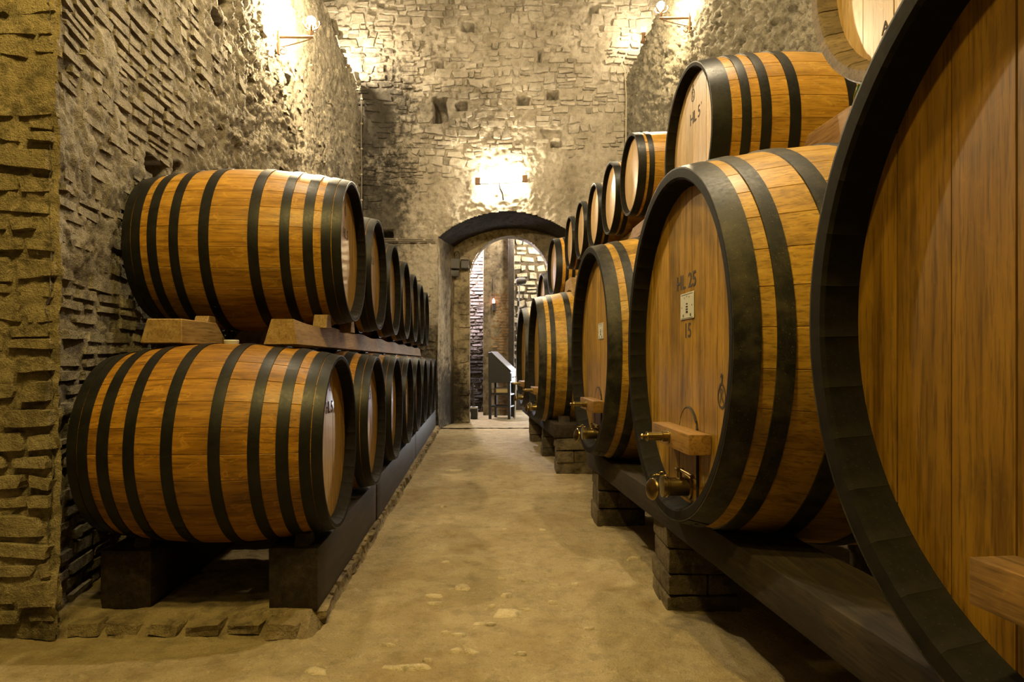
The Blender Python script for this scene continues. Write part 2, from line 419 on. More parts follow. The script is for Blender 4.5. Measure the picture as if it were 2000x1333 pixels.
class MB:
    """collects shapes; build() links them as ONE object"""
    def __init__(s):
        s.v = []; s.f = []; s.m = []
    def add(s, verts, faces, mi=0):
        o = len(s.v)
        s.v.extend([tuple(v) for v in verts])
        for f in faces:
            s.f.append([i + o for i in f]); s.m.append(mi)
        return s
    def box(s, lo, hi, mi=0, bev=0.004, seg=1):
        bm = bmesh.new()
        bmesh.ops.create_cube(bm, size=1)
        for v in bm.verts:
            v.co = Vector([(lo[i] + hi[i]) / 2 + v.co[i] * (hi[i] - lo[i]) for i in range(3)])
        if bev:
            bmesh.ops.bevel(bm, geom=bm.edges[:], offset=bev, segments=seg, affect='EDGES', profile=0.6)
        return s.bm(bm, mi)
    def bm(s, bm, mi=0):
        bm.verts.index_update()
        s.add([v.co.copy() for v in bm.verts], [[v.index for v in f.verts] for f in bm.faces], mi)
        bm.free()
        return s
    def prism(s, pts, a0, a1, axis='x', mi=0, bev=0.0):
        """polygon pts (p,q) in the plane across axis, extruded a0..a1"""
        bm = bmesh.new()
        def P(p, q, a):
            return {'x': (a, p, q), 'y': (p, a, q), 'z': (p, q, a)}[axis]
        lo = [bm.verts.new(P(p, q, a0)) for p, q in pts]
        hi = [bm.verts.new(P(p, q, a1)) for p, q in pts]
        bm.faces.new(lo); bm.faces.new(hi[::-1])
        k = len(pts)
        for i in range(k):
            bm.faces.new((lo[i], hi[i], hi[(i + 1) % k], lo[(i + 1) % k]))
        bmesh.ops.recalc_face_normals(bm, faces=bm.faces[:])
        if bev:
            bmesh.ops.bevel(bm, geom=bm.edges[:], offset=bev, segments=1, affect='EDGES')
        return s.bm(bm, mi)
    def lathe(s, prof, axis=(1, 0, 0), org=(0, 0, 0), n=20, mi=0):
        """prof: (a along axis, r)"""
        ax = Vector(axis).normalized()
        t = Vector((0, 0, 1)) if abs(ax.z) < 0.9 else Vector((1, 0, 0))
        e1 = ax.cross(t).normalized(); e2 = ax.cross(e1)
        o = Vector(org); vs = []; fs = []
        for a, r in prof:
            for i in range(n):
                q = 2 * PI * i / n
                vs.append(o + ax * a + (e1 * math.cos(q) + e2 * math.sin(q)) * max(r, 1e-5))
        for k in range(len(prof) - 1):
            for i in range(n):
                j = (i + 1) % n
                fs.append((k * n + i, k * n + j, (k + 1) * n + j, (k + 1) * n + i))
        fs.append(tuple(range(n - 1, -1, -1))); fs.append(tuple((len(prof) - 1) * n + i for i in range(n)))
        bm = bmesh.new()
        bv = [bm.verts.new(v) for v in vs]
        for f in fs:
            bm.faces.new([bv[i] for i in f])
        bmesh.ops.recalc_face_normals(bm, faces=bm.faces[:])
        return s.bm(bm, mi)
    def tube(s, path, r, n=8, mi=0, closed=False):
        pts = [Vector(p) for p in path]
        vs = []; fs = []; k = len(pts)
        for i, p in enumerate(pts):
            a = pts[(i - 1) % k] if (closed or i > 0) else p
            c = pts[(i + 1) % k] if (closed or i < k - 1) else p
            d = (c - a).normalized()
            t = Vector((0, 0, 1)) if abs(d.z) < 0.95 else Vector((1, 0, 0))
            e1 = d.cross(t).normalized(); e2 = d.cross(e1)
            rr = r[i] if isinstance(r, (list, tuple)) else r
            for q in range(n):
                an = 2 * PI * q / n
                vs.append(p + (e1 * math.cos(an) + e2 * math.sin(an)) * rr)
        for i in range(k if closed else k - 1):
            i2 = (i + 1) % k
            for q in range(n):
                q2 = (q + 1) % n
                fs.append((i * n + q, i2 * n + q, i2 * n + q2, i * n + q2))
        if not closed:
            fs.append(tuple(range(n))); fs.append(tuple((k - 1) * n + q for q in range(n - 1, -1, -1)))
        return s.add(vs, fs, mi)
    def mesh(s, name, mats, smooth=0.6):
        return mesh_of(name, s.v, s.f, mats if isinstance(mats, (list, tuple)) else [mats], s.m, smooth)
    def build(s, name, mats, parent=None, loc=None, rot=None, smooth=0.6):
        return link(name, s.mesh(name, mats, smooth), parent, loc, rot)


def rough_box(lo, hi, res, amp, seed=0, bev=0.012, taper=None):
    """a hewn timber or block: a subdivided box, edges eased, surface uneven"""
    bm = bmesh.new()
    bmesh.ops.create_cube(bm, size=1)
    for v in bm.verts:
        v.co = Vector([(lo[i] + hi[i]) / 2 + v.co[i] * (hi[i] - lo[i]) for i in range(3)])
    bmesh.ops.bevel(bm, geom=bm.edges[:], offset=bev, segments=2, affect='EDGES', profile=0.6)
    ax = max(range(3), key=lambda i: hi[i] - lo[i])
    for i in range(3):
        L = hi[i] - lo[i]
        k = max(1, int(L / res))
        for j in range(1, k):
            no = [0, 0, 0]; no[i] = 1
            co = [0, 0, 0]; co[i] = lo[i] + L * j / k
            bmesh.ops.bisect_plane(bm, geom=bm.verts[:] + bm.edges[:] + bm.faces[:], plane_co=co, plane_no=no)
    P = np.array([v.co[:] for v in bm.verts])
    for i in range(3):
        dv = fbm(P[:, 0] * 5 + i * 31, P[:, 1] * 5, P[:, 2] * 5, 3, seed + i) * amp
        for v, d in zip(bm.verts, dv):
            v.co[i] += d
    mb = MB()
    return mb.bm(bm)


# ------------------------------------------------------------------ masonry
def grid_mesh(us, vs, fn, keep=None):
    """fn(U,V)->(n,3); keep(uc,vc)->bool mask of cells"""
    U, V = np.meshgrid(us, vs)
    P = fn(U.ravel(), V.ravel())
    nu, nv = len(us), len(vs)
    i = np.arange((nu - 1) * (nv - 1)); r, c = i // (nu - 1), i % (nu - 1)
    a = r * nu + c
    F = np.stack([a, a + 1, a + nu + 1, a + nu], 1)
    if keep is not None:
        uc = (np.asarray(us)[c] + np.asarray(us)[c + 1]) / 2; vc = (np.asarray(vs)[r] + np.asarray(vs)[r + 1]) / 2
        F = F[keep(uc, vc)]
    return P, F


def np_mesh(name, P, F, mat, smooth=True, flip=False):
    if flip:
        F = F[:, ::-1]
    me = bpy.data.meshes.new(name)
    me.vertices.add(len(P)); me.vertices.foreach_set('co', np.ascontiguousarray(P, dtype=np.float32).ravel())
    k = F.shape[1]
    me.loops.add(F.size); me.loops.foreach_set('vertex_index', np.ascontiguousarray(F, dtype=np.int32).ravel())
    me.polygons.add(len(F)); me.polygons.foreach_set('loop_start', np.arange(0, F.size, k, dtype=np.int32))
    me.materials.append(mat)
    me.update(calc_edges=True)
    me.polygons.foreach_set('use_smooth', [smooth] * len(F))
    me.validate()
    return me


def stone_geo(w, h, d, rng, rnd=0.12, jit=0.1, sink=0.04, nu=6, nv=5, disc=False):
    """one masonry piece: irregular outline, proud uneven face; local u,v centred, depth along n. 40 triangles"""
    e = min(0.25, rnd)
    us = np.array([0, e * 0.5, 0.36, 0.64, 1 - e * 0.5, 1.0]); vs = np.array([0, e * 0.9, 0.5, 1 - e * 0.9, 1.0])
    U, V = np.meshgrid(us - 0.5, vs - 0.5)
    # outline: corner jitter, bilinear
    cj = rng.uniform(-jit, jit, (4, 2)) * min(w, h)
    bu, bv = U + 0.5, V + 0.5
    W = [(1 - bu) * (1 - bv), bu * (1 - bv), bu * bv, (1 - bu) * bv]
    X = U * w + sum(W[k] * cj[k, 0] for k in range(4))
    Y = V * h + sum(W[k] * cj[k, 1] for k in range(4))
    if disc:
        u2, v2 = U * 2, V * 2
        X = X * np.sqrt(1 - v2 * v2 / 2); Y = Y * np.sqrt(1 - u2 * u2 / 2)
        k_ = rng.uniform(0.75, 1.2, 8); an = (np.arctan2(Y / h, X / w) / (2 * np.pi) * 8) % 8
        f_ = an - np.floor(an); g_ = k_[np.floor(an).astype(int) % 8] * (1 - f_) + k_[(np.floor(an).astype(int) + 1) % 8] * f_
        X = X * g_; Y = Y * g_
    # round the corners
    r = np.maximum(np.abs(U), np.abs(V)) * 2
    cor = (np.abs(U) * 2) ** 4 * (np.abs(V) * 2) ** 4
    X *= 1 - cor * 0.10; Y *= 1 - cor * 0.14
    edge = (r > 0.999)
    Z = np.where(edge, -sink, d * (0.8 + 0.4 * rng.random(U.shape)))
    tx, ty = rng.uniform(-0.35, 0.35, 2) * d
    Z = Z + np.where(edge, 0, U * tx * 2 + V * ty * 2)
    X = X + np.where(edge, rng.uniform(-1, 1, U.shape) * 0.04 * min(w, h), rng.uniform(-1, 1, U.shape) * 0.03 * w)
    Y = Y + np.where(edge, rng.uniform(-1, 1, U.shape) * 0.05 * min(w, h), rng.uniform(-1, 1, U.shape) * 0.03 * h)
    P = np.stack([X.ravel(), Y.ravel(), Z.ravel()], 1)
    F = []
    for j in range(nv - 1):
        for i in range(nu - 1):
            a = j * nu + i
            F.append((a, a + 1, a + nu + 1, a + nu))
    return P, np.array(F)


def courses(u0, u1, v0, v1, hr, wr, rng, gap=0.012, wave=0.0):
    out = []
    v = v0
    while v < v1:
        h = rng.uniform(*hr)
        u = u0 - rng.uniform(0, wr[1])
        while u < u1:
            ww = rng.uniform(*wr)
            if rng.random() < 0.18:
                ww *= 0.55
            hh = h * rng.uniform(0.8, 1.05)
            if rng.random() < 0.12 and h > hr[0] * 1.3:     # two thin pieces in one course
                out.append((u + ww / 2, v + h * 0.25, ww - gap, h * 0.5 - gap)); out.append((u + ww / 2, v + h * 0.75, ww - gap, h * 0.5 - gap))
            else:
                out.append((u + ww / 2, v + h / 2, ww - gap, hh - gap))
            u += ww
        v += h
    if wave:
        out = [(a, b + wave * math.sin(a * 1.7 + b), c, d) for a, b, c, d in out]
    return [s for s in out if s[2] > 0.02 and s[3] > 0.015]


def frame_mat(O, eu, ev):
    eu = Vector(eu).normalized(); ev = Vector(ev).normalized(); n = eu.cross(ev)
    m = Matrix((eu, ev, n)).transposed().to_4x4()
    m.translation = Vector(O)
    return m


def lay_stones(parent, name, stones, frame, mat, rng, depth=(0.01, 0.035), base=None, limit=300, order=None, rnd=0.12, jit=0.1, smooth=False, stuff_name=None, sink=0.05, disc=False):
    """stones: (u,v,w,h). The ones that show largest are parts of their own; the rest are one part of kind stuff"""
    if order is None:
        order = lambda s: -s[2] * s[3]
    st = sorted(stones, key=order)
    allP, allF, off = [], [], 0
    fm = None if callable(frame) else np.array(frame)
    for k, (u, v, ww, hh) in enumerate(st):
        d = rng.uniform(*depth)
        P, F = stone_geo(ww, hh, d, rng, rnd, jit, sink, disc=disc)
        zb = base(np.array([u]), np.array([v]))[0] if base is not None else 0.0
        if k < limit:
            me = np_mesh(name, P, F, mat, smooth)
            o = bpy.data.objects.new(name, me); COL.objects.link(o)
            o.parent = parent
            o.matrix_local = frame(u, v) if fm is None else frame @ Matrix.Translation((u, v, zb))
        elif fm is None:
            f4 = np.array(frame(u, v))
            allP.append(P @ f4[:3, :3].T + f4[:3, 3]); allF.append(F + off); off += len(P)
        else:
            Q = P + np.array([u, v, zb])
            Q = Q @ fm[:3, :3].T + fm[:3, 3]
            allP.append(Q); allF.append(F + off); off += len(Q)
    if allP:
        o = link(stuff_name or ('small_' + name + 's'), np_mesh(stuff_name or name, np.concatenate(allP), np.concatenate(allF), mat, smooth), parent)
        o['kind'] = 'stuff'


# ================================================================== SETTING
# lines of the place
def XL(y): return -2.04 - 0.0575 * (y - 2.72) + 0.145 * np.exp(-(np.asarray(y) - 2.72) / 0.42)           # left wall face, the pier standing a little proud
def XR(y): return 1.919 + 0.07 * (11.0 - y)             # right wall face
YE = 11.0                                               # end wall
YI = 12.0                                               # inner arch wall
SPR = lambda a, b, n: list(np.linspace(a, b, n))

# ---- floor
def floor_z(x, y):
    return 0.012 * fbm(x * 1.3, y * 1.3, 0, 3, 3) + 0.006 * fbm(x * 6, y * 6, 0, 4, 5) + 0.004 * fbm(x * 28, y * 28, 0, 2, 8) + 0.003 * rocky(x * 14, y * 14, 9) \
        - 0.016 * np.clip(fbm(x * 3.1 + 9, y * 3.1, 0, 4, 21) - 0.25, 0, 1) * 2
us = np.concatenate([np.linspace(-3.4, -1.45, 12), np.arange(-1.4, 1.75, 0.018), np.linspace(1.8, 3.4, 10)])
vs = np.concatenate([np.linspace(-6, 1.2, 20), np.arange(1.3, 5.0, 0.018), np.arange(5.0, 11.3, 0.035), np.array([11.35])])
P, F = grid_mesh(us, vs, lambda U, V: np.stack([U, V, floor_z(U, V)], 1))
floor = tag(link('floor', np_mesh('floor', P, F, M['floor'])), 'uneven ochre cement floor of the aisle between barrel rows', None, None, 'structure')
# stones showing through the screed
rng = np.random.default_rng(5)
fs = []
for px, py, ww, hh in [(990, 1198, .15, .10), (950, 1222, .13, .05), (905, 1150, .10, .12), (845, 1180, .10, .05), (990, 1165, .06, .035), (1085, 1143, .07, .025), (1122, 1142, .05, .025),
                       (1025, 1135, .06, .02), (980, 1133, .06, .02), (895, 1243, .08, .03), (890, 1275, .06, .035), (920, 1278, .07, .05), (1015, 1280, .07, .04), (790, 1305, .22, .035), (835, 1292, .05, .03),
                       (620, 1310, .13, .09), (1080, 1177, .05, .02), (870, 1240, .05, .02), (1240, 1090, .09, .05), (1060, 1038, .05, .02), (985, 1037, .04, .015), (865, 990, .09, .04), (890, 920, .22, .12), (930, 863, .3, .12),
                       (850, 1165, .09, .05), (960, 1185, .05, .02), (1030, 1190, .06, .02), (870, 1100, .05, .02), (1150, 1225, .05, .03), (760, 1260, .07, .03)]:
    d = CAMZ * 1290 / (py - 705)
    fs.append(((px - 1000) / 1290 * d, d, ww, hh))
lay_stones(floor, 'stone', fs, frame_mat((0, 0, 0), (1, 0, 0), (0, 1, 0)), M['floor_stone'], rng, (0.006, 0.014), lambda u, v: floor_z(u, v), 300, None, 0.3, 0.3, True, None, 0.012, True)

# ---- end wall with the arch
AL, AR = -1.228, 1.08                 # jambs at the wall face
def arc3(p, q, r):
    (ax, ay), (bx, by), (cx, cy) = p, q, r
    d = 2 * (ax * (by - cy) + bx * (cy - ay) + cx * (ay - by))
    ux = ((ax**2 + ay**2) * (by - cy) + (bx**2 + by**2) * (cy - ay) + (cx**2 + cy**2) * (ay - by)) / d
    uy = ((ax**2 + ay**2) * (cx - bx) + (bx**2 + by**2) * (ax - cx) + (cx**2 + cy**2) * (bx - ax)) / d
    return ux, uy, math.hypot(ax - ux, ay - uy)
cx0, cz0, cr0 = arc3((-1.228, 3.20), (-0.19, 3.625), (0.878, 3.35))
def arch_top(x): return cz0 + np.sqrt(np.maximum(cr0**2 - (np.asarray(x) - cx0)**2, 0.0))
HOLES_E = []                          # putlog holes: px, py, w, h
for px, py, wpx, hpx, dep in [(859, 214, 26, 40, .30), (900, 208, 20, 14, .2), (1022, 198, 22, 14, .2), (1079, 185, 20, 15, .15), (1161, 17, 15, 16, .2), (914, 52, 22, 16, .2), (858, 127, 14, 14, .1),
                              (753, 457, 24, 12, .25), (1078, 262, 34, 14, .05), (1086, 282, 18, 8, .12), (1054, 108, 8, 20, .06), (744, 8, 12, 8, .1), (1094, 46, 12, 4, .05)]:
    HOLES_E.append(((px - 1000) / 1290 * YE, CAMZ + (705 - py) / 1290 * YE, wpx / 1290 * YE / 2, hpx / 1290 * YE / 2, dep))
def hole_depth(u, v, holes, jit=0.25):
    d = np.zeros_like(u) + 0.0 * u
    n = fbm(u * 9, v * 9, 0, 2, 77) * jit
    for hx, hz, a, b, dep in holes:
        r = np.maximum(np.abs(u - hx) / a, np.abs(v - hz) / b) + n
        d = np.maximum(d, dep * 2.2 * np.clip((1.15 - r) / 0.25, 0, 1))
    return d
def plaster_cover(u, v):            # where mortar and plaster cover the stones of the end wall
    c = fbm(u * 0.9 + 3, v * 0.9, 0, 3, 41)
    near_arch = np.clip(1.3 - np.hypot((u + 0.1) / 2.0, (v - 3.5) / 1.05), 0, 1)
    return c * 0.9 + near_arch * 1.5
def end_low(u, v): return 0.035 * fbm(u * 1.1, v * 1.1, 0, 3, 12)
def end_base(u, v):
    return end_low(u, v) - 0.024 + 0.016 * fbm(u * 6, v * 7, 0, 4, 13) + 0.010 * rocky(u * 12 + fbm(u * 6, v * 6, 0, 2, 18) * .5, v * 15, 15, 0.5) + 0.008 * rocky(u * 26, v * 28, 16, 0.5) + 0.055 * np.clip(plaster_cover(u, v) - 0.12, 0, 1)
WE0, WE1, WEZ = -3.3, 2.6, 8.4
us = np.arange(WE0, WE1 + 0.01, 0.019); vs = np.arange(0, WEZ, 0.021)
P, F = grid_mesh(us, vs, lambda U, V: np.stack([U, YE - end_base(U, V) + hole_depth(U, V, HOLES_E), V], 1),
                 lambda u, v: ~((u > AL) & (u < AR) & (v < arch_top(u))))
wall_end = tag(link('wall_end', np_mesh('wall_end', P, F, M['wall_end'])), 'tall rubble stone end wall with small square putlog holes above the arch', None, None, 'structure')
rng = np.random.default_rng(21)
sts = courses(-3.0, 2.4, 0.05, 6.0 + 1.3, (0.06, 0.19), (0.08, 0.34), rng, 0.008, 0.05)
def ok_end(s):
    u, v, ww, hh = s
    if u - ww / 2 < AL - 0.0 and u + ww / 2 > AL and v - hh / 2 < arch_top(AL): return False
    if AL - ww / 2 - .02 < u < AR + ww / 2 + .02 and v - hh / 2 < arch_top(u) + 0.03: return False
    for hx, hz, a, b, dep in HOLES_E:
        if abs(u - hx) < a + ww / 2 and abs(v - hz) < b + hh / 2: return False
    pc = float(plaster_cover(np.array([u]), np.array([v]))[0])
    if pc > 0.42 and rng.random() < 0.93: return False
    return rng.random() < 0.88 if pc < 0.1 else rng.random() < 0.55
sts = [s for s in sts if ok_end(s)]
in_view = lambda s: (-2.55 < s[0] < 1.95) and 2.2 < s[1] < 7.3
lay_stones(wall_end, 'stone', sts, frame_mat((0, YE, 0), (1, 0, 0), (0, 0, 1)), M['wall_end'], rng, (-0.004, 0.020),
           end_low, 300, lambda s: -(s[2] * s[3]) * (1 if in_view(s) else 0.01), 0.16, 0.28)

# ---- recess behind the arch: splayed jambs and soffit, then the inner wall with the doorway
def lerp(a, b, t): return a + (b - a) * t
def outer_curve(n=40):
    pts = [(AL, z) for z in SPR(0, float(arch_top(AL)), 24)]
    pts += [(x, float(arch_top(x))) for x in SPR(AL, AR, n)[1:-1]]
    pts += [(AR, z) for z in SPR(float(arch_top(AR)), 0, 24)]
    return pts
IL, IR = -1.055, 0.98
ci = arc3((IL, 3.218), (-0.10, 3.554), (IR, 3.30))
def inner_top(x): return ci[1] + math.sqrt(max(ci[2]**2 - (x - ci[0])**2, 0))
def inner_curve(n=40):
    pts = [(IL, z) for z in SPR(0, inner_top(IL), 24)]
    pts += [(x, inner_top(x)) for x in SPR(IL, IR, n)[1:-1]]
    pts += [(IR, z) for z in SPR(inner_top(IR), 0, 24)]
    return pts
oc, ic = outer_curve(), inner_curve()
ND = 26
V = []
for k in range(ND + 1):
    t = k / ND
    for (a, b) in zip(oc, ic):
        V.append((lerp(a[0], b[0], t), lerp(YE - 0.03, YI + 0.02, t), lerp(a[1], b[1], t)))
V = np.array(V); nc = len(oc)
jit = 0.012 * fbm(V[:, 0] * 7, V[:, 2] * 7, V[:, 1] * 7, 4, 31) + 0.02 * fbm(V[:, 0] * 2, V[:, 2] * 2, V[:, 1] * 2, 2, 33)
top = np.tile(np.array([1.0 if 24 <= i < nc - 24 else 0.0 for i in range(nc)]), ND + 1)
V[:, 2] += jit * top; V[:, 0] += jit * (1 - top) * np.sign(V[:, 0] + 0.1)
Fj, Fs = [], []
for k in range(ND):
    for i in range(nc - 1):
        f = (k * nc + i, k * nc + i + 1, (k + 1) * nc + i + 1, (k + 1) * nc + i)
        (Fs if 23 <= i < nc - 24 else Fj).append(f)
tag(link('trim_jambs', np_mesh('trim_jambs', V, np.array(Fj), M['plaster'], True, True)), 'splayed plastered jambs of the arched recess', None, None, 'structure')
tag(link('trim_soffit', np_mesh('trim_soffit', V, np.array(Fs), M['soffit'], True, True)), 'dark underside of the shallow stone arch', None, None, 'structure')
DCX, DHW, DSP, DRISE = -0.04, 0.74, 2.58, 0.84
def door_top(x):
    q = np.clip(1 - ((np.asarray(x) - DCX) / DHW)**2, 0, 1)
    return DSP + DRISE * np.sqrt(q)
us = np.arange(-1.35, 1.35, 0.018); vs = np.arange(-0.02, 3.9, 0.02)
P, F = grid_mesh(us, vs, lambda U, V: np.stack([U, YI - 0.02 * fbm(U * 3, V * 3, 0, 4, 51) - 0.010 * fbm(U * 20, V * 20, 0, 2, 52), V], 1),
                 lambda u, v: ~((np.abs(u - DCX) < DHW) & (v < door_top(u))))
wall_inner = tag(link('wall_inner', np_mesh('wall_inner', P, F, M['plaster'])), 'plastered inner wall pierced by a round-headed doorway', None, None, 'structure')
# reveal of the doorway
dc = [(DCX - DHW, z) for z in SPR(0, DSP, 22)] + [(DCX - DHW * math.cos(a), DSP + DRISE * math.sin(a)) for a in SPR(0, PI, 40)[1:-1]] + [(DCX + DHW, z) for z in SPR(DSP, 0, 22)]
V = []; F = []
for k in range(6):
    for (a, b) in dc:
        V.append((a, YI - 0.015 + 0.30 * k / 5, b))
for k in range(5):
    for i in range(len(dc) - 1):
        F.append((k * len(dc) + i, k * len(dc) + i + 1, (k + 1) * len(dc) + i + 1, (k + 1) * len(dc) + i))
V = np.array(V); V[:, 0] += 0.010 * fbm(V[:, 1] * 9, V[:, 2] * 9, 0, 3, 61)
tag(link('trim_reveal', np_mesh('trim_reveal', V, np.array(F), M['plaster'], True, True), wall_inner), None)
# quoins beside the doorway on the inner wall
rng = np.random.default_rng(9)
q = [(-0.88 + rng.uniform(-.03, .03), z, rng.uniform(.14, .22), rng.uniform(.10, .2)) for z in np.arange(0.15, 2.5, 0.21)]
lay_stones(wall_inner, 'stone', q, frame_mat((0, YI, 0), (1, 0, 0), (0, 0, 1)), M['plaster'], rng, (0.012, 0.03), None, 300)

# ---- left wall : the lower part is thick, its top is a mossy ledge; above it the wall is set back
HOLES_L = []
for px, py, wpx, hpx, dep in [(432, 4, 34, 34, .25), (318, 214, 22, 24, .22), (562, 165, 18, 26, .2), (300, 333, 40, 34, .22), (345, 336, 16, 30, .2), (420, 38, 30, 16, .10)]:
    k = (1000 - px) / 1290
    d = (2.04 - 0.0575 * 2.72) / (k - 0.0575)
    HOLES_L.append((d, CAMZ + (705 - py) / 1290 * d, wpx / 1290 * d / 2 * 2.0, hpx / 1290 * d / 2, dep))
def brickness(y, z):                # bricks show in the near stretch of the left wall, rubble beyond
    return 1.45 - (y - 2.72) / 1.7 - 0.06 * (z - 1.5) + 0.7 * fbm(y * 0.8, z * 0.8, 0, 3, 91)
def left_low(y, z): return 0.035 * fbm(y * 1.2, z * 1.2, 0, 3, 74)
def left_base(y, z):
    b = np.clip(brickness(y, z), 0, 1)
    wx, wz = y + 0.05 * fbm(y * 6, z * 6, 0, 2, 76), z + 0.05 * fbm(y * 6, z * 6, 0, 2, 77)
    cov = np.clip(fbm(y * 0.9, z * 0.9, 0, 3, 78) * 1.2 + 0.55, 0.25, 1)
    rub = left_low(y, z) + cov * (0.016 * rocky(wx * 5.5, wz * 8, 72, 0.6) + 0.016 * rocky(wx * 12, wz * 15, 82, 0.6)) + 0.012 * rocky(wx * 26, wz * 30, 92, 0.5) + 0.018 * fbm(y * 9, z * 10, 0, 4, 73, 0.62)
    brk = left_low(y, z) + 0.010 * fbm(y * 12, z * 16, 0, 4, 75) + 0.006 * rocky(y * 24, z * 28, 93) - 0.019 + 0.06 * np.clip(fbm(y * 1.9, z * 2.4, 0, 4, 79) - 0.16, 0, 0.4)
    return rub * (1 - b) + brk * b
def left_top(y): return CAMZ + 4.545 + 0.115 * (YE - y)
nv_ = 400
us = np.concatenate([np.arange(2.72, 6.0, 0.0125), np.arange(6.0, YE + 0.15, 0.022)])
vs = np.linspace(0, 1, nv_)
def left_fn(U, V):
    zt = left_top(U); z = V * zt
    lean = 0.30 * np.clip((z - (zt - 0.42)) / 0.42, 0, 1)**1.6
    return np.stack([XL(U) + left_base(U, z) - hole_depth(U, z, HOLES_L) - lean, U, z], 1)
P, F = grid_mesh(us, vs, left_fn)
wall_left = tag(link('wall_left', np_mesh('wall_left', P, F, M['wall_left'], True, True)), 'rough rubble and brick wall behind the left barrels', None, None, 'structure')
rng = np.random.default_rng(33)
st = courses(2.80, 6.2, 0.06, 5.4, (0.055, 0.092), (0.14, 0.30), rng, 0.012)
def ok_left(s):
    y, z = np.array([s[0]]), np.array([s[1]])
    if s[0] - s[2] / 2 < 2.735: return False
    if hole_depth(y, z, HOLES_L)[0] > 0: return False
    b = float(brickness(y, z)[0])
    return b > 0.35 and rng.random() < min(0.95, b + 0.15)
st = [s for s in st if ok_left(s)]
def shown_left(s):
    y, z = s[0], s[1]
    px = 1000 + 1290 * XL(y) / y; py = 705 - 1290 * (z - CAMZ) / y
    hid = (py > 345 and px > 250) or (py > 690 and px > 160) or py < 0
    return (1 if hid else 0, y)
# every piece sits square to the wall face where it lies
def FL(u, v, fn=None):
    m = float(XL(u + 0.01) - XL(u - 0.01)) / 0.02
    one = lambda f: float(f(np.array([u]), np.array([v]))[0])
    return frame_mat((float(XL(u)) + one(fn or left_low), u, v), (m, 1, 0), (0, 0, 1))
lay_stones(wall_left, 'brick', st, FL, M['wall_left'], rng, (-0.008, 0.008), None, 290, shown_left, 0.12, 0.2)
rub = []
for k in range(900):
    y = rng.uniform(3.6, 10.9); z = rng.uniform(1.2, 5.8)
    if float(brickness(np.array([y]), np.array([z]))[0]) < 0.3 and hole_depth(np.array([y]), np.array([z]), HOLES_L)[0] == 0:
        s_ = rng.uniform(0.05, 0.16)
        rub.append((y, z, s_ * rng.uniform(0.8, 1.6), s_ * rng.uniform(0.5, 0.9)))
lay_stones(wall_left, 'rubble', rub, lambda u, v: FL(u, v, left_base), M['wall_left'], rng, (-0.005, 0.02), None, 0, None, 0.2, 0.35, False, 'rubble', 0.05)
# ledge on top and set-back wall above
mb = MB()
pts_y = SPR(2.72, YE + 0.1, 40)
V = []; F = []
for y in pts_y:
    V += [(XL(y) - 0.27, y, left_top(y) - 0.01), (XL(y) - 0.75, y, left_top(y) + 0.06), (XL(y) - 0.78, y, 9.0)]
for i in range(len(pts_y) - 1):
    a = i * 3
    F += [(a, a + 1, a + 4, a + 3), (a + 1, a + 2, a + 5, a + 4)]
mb.add(V, F)
o = tag(mb.build('wall_left_upper', M['wall_end'], None, smooth=0.5), 'set-back upper part of the left wall above the mossy ledge', None, None, 'structure')
# mossy edging stones of the ledge
rng = np.random.default_rng(4)
led = [(y, 0.0, 0.30, 0.15) for y in np.arange(8.2, 10.95, 0.31)]
for (y, _, a, b) in led:
    P, F = stone_geo(a, b, 0.035, rng, 0.15, 0.1, 0.05)
    o = bpy.data.objects.new('stone', np_mesh('stone', P, F, M['ledge_moss'])); COL.objects.link(o); o.parent = wall_left
    o.matrix_local = Matrix.Translation((XL(y) - 0.13, y, left_top(y) - 0.16)) @ Matrix.Rotation(PI / 2, 4, 'Z') @ Matrix.Rotation(PI / 2 - 0.55, 4, 'X')

# ---- the pillar face at the near end of the left wall (faces the camera)
def pil_low(u, v): return 0.025 * fbm(u * 2, v * 2, 0, 3, 101)
def pil_base(u, v): return pil_low(u, v) + 0.010 * fbm(u * 10, v * 14, 0, 4, 102) + 0.006 * rocky(u * 22, v * 28, 103) - 0.021 + 0.06 * np.clip(fbm(u * 2.2 + 5, v * 2.2, 0, 4, 105) - 0.05 + 0.22 * (v - 1.6), 0, 0.4)
us = np.arange(-3.2, XL(2.72) + 0.03, 0.016); vs = np.arange(0, 3.7, 0.016)
P, F = grid_mesh(us, vs, lambda U, V: np.stack([U, 2.72 - pil_base(U, V), V], 1))
pil = tag(link('wall_near', np_mesh('wall_near', P, F, M['pillar'])), 'yellowed brick pier face at the near end of the left wall', None, None, 'structure')
tag(MB().box((-3.2, 2.70, 3.69), (XL(2.72) - 0.03, 2.76, 9.0), 0, 0).build('wall_near_upper', M['pillar']), 'upper part of the near brick pier', None, None, 'structure')
rng = np.random.default_rng(12)
st = courses(-2.75, XL(2.72) - 0.02, 0.05, 2.95, (0.068, 0.125), (0.12, 0.34), rng, 0.011)
def trim_right(s, e):
    if s[0] + s[2] / 2 > e:
        lo = s[0] - s[2] / 2
        return ((lo + e) / 2, s[1], e - lo, s[3])
    return s
st = [trim_right(s, XL(2.72) + rng.uniform(-0.004, 0.010)) for s in st if s[0] - s[2] / 2 < XL(2.72) - 0.05]
lay_stones(pil, 'brick', st, frame_mat((0, 2.72, 0), (1, 0, 0), (0, 0, 1)), M['pillar'], rng, (-0.014, 0.010), pil_low, 250, lambda s: -s[0], 0.12, 0.22)

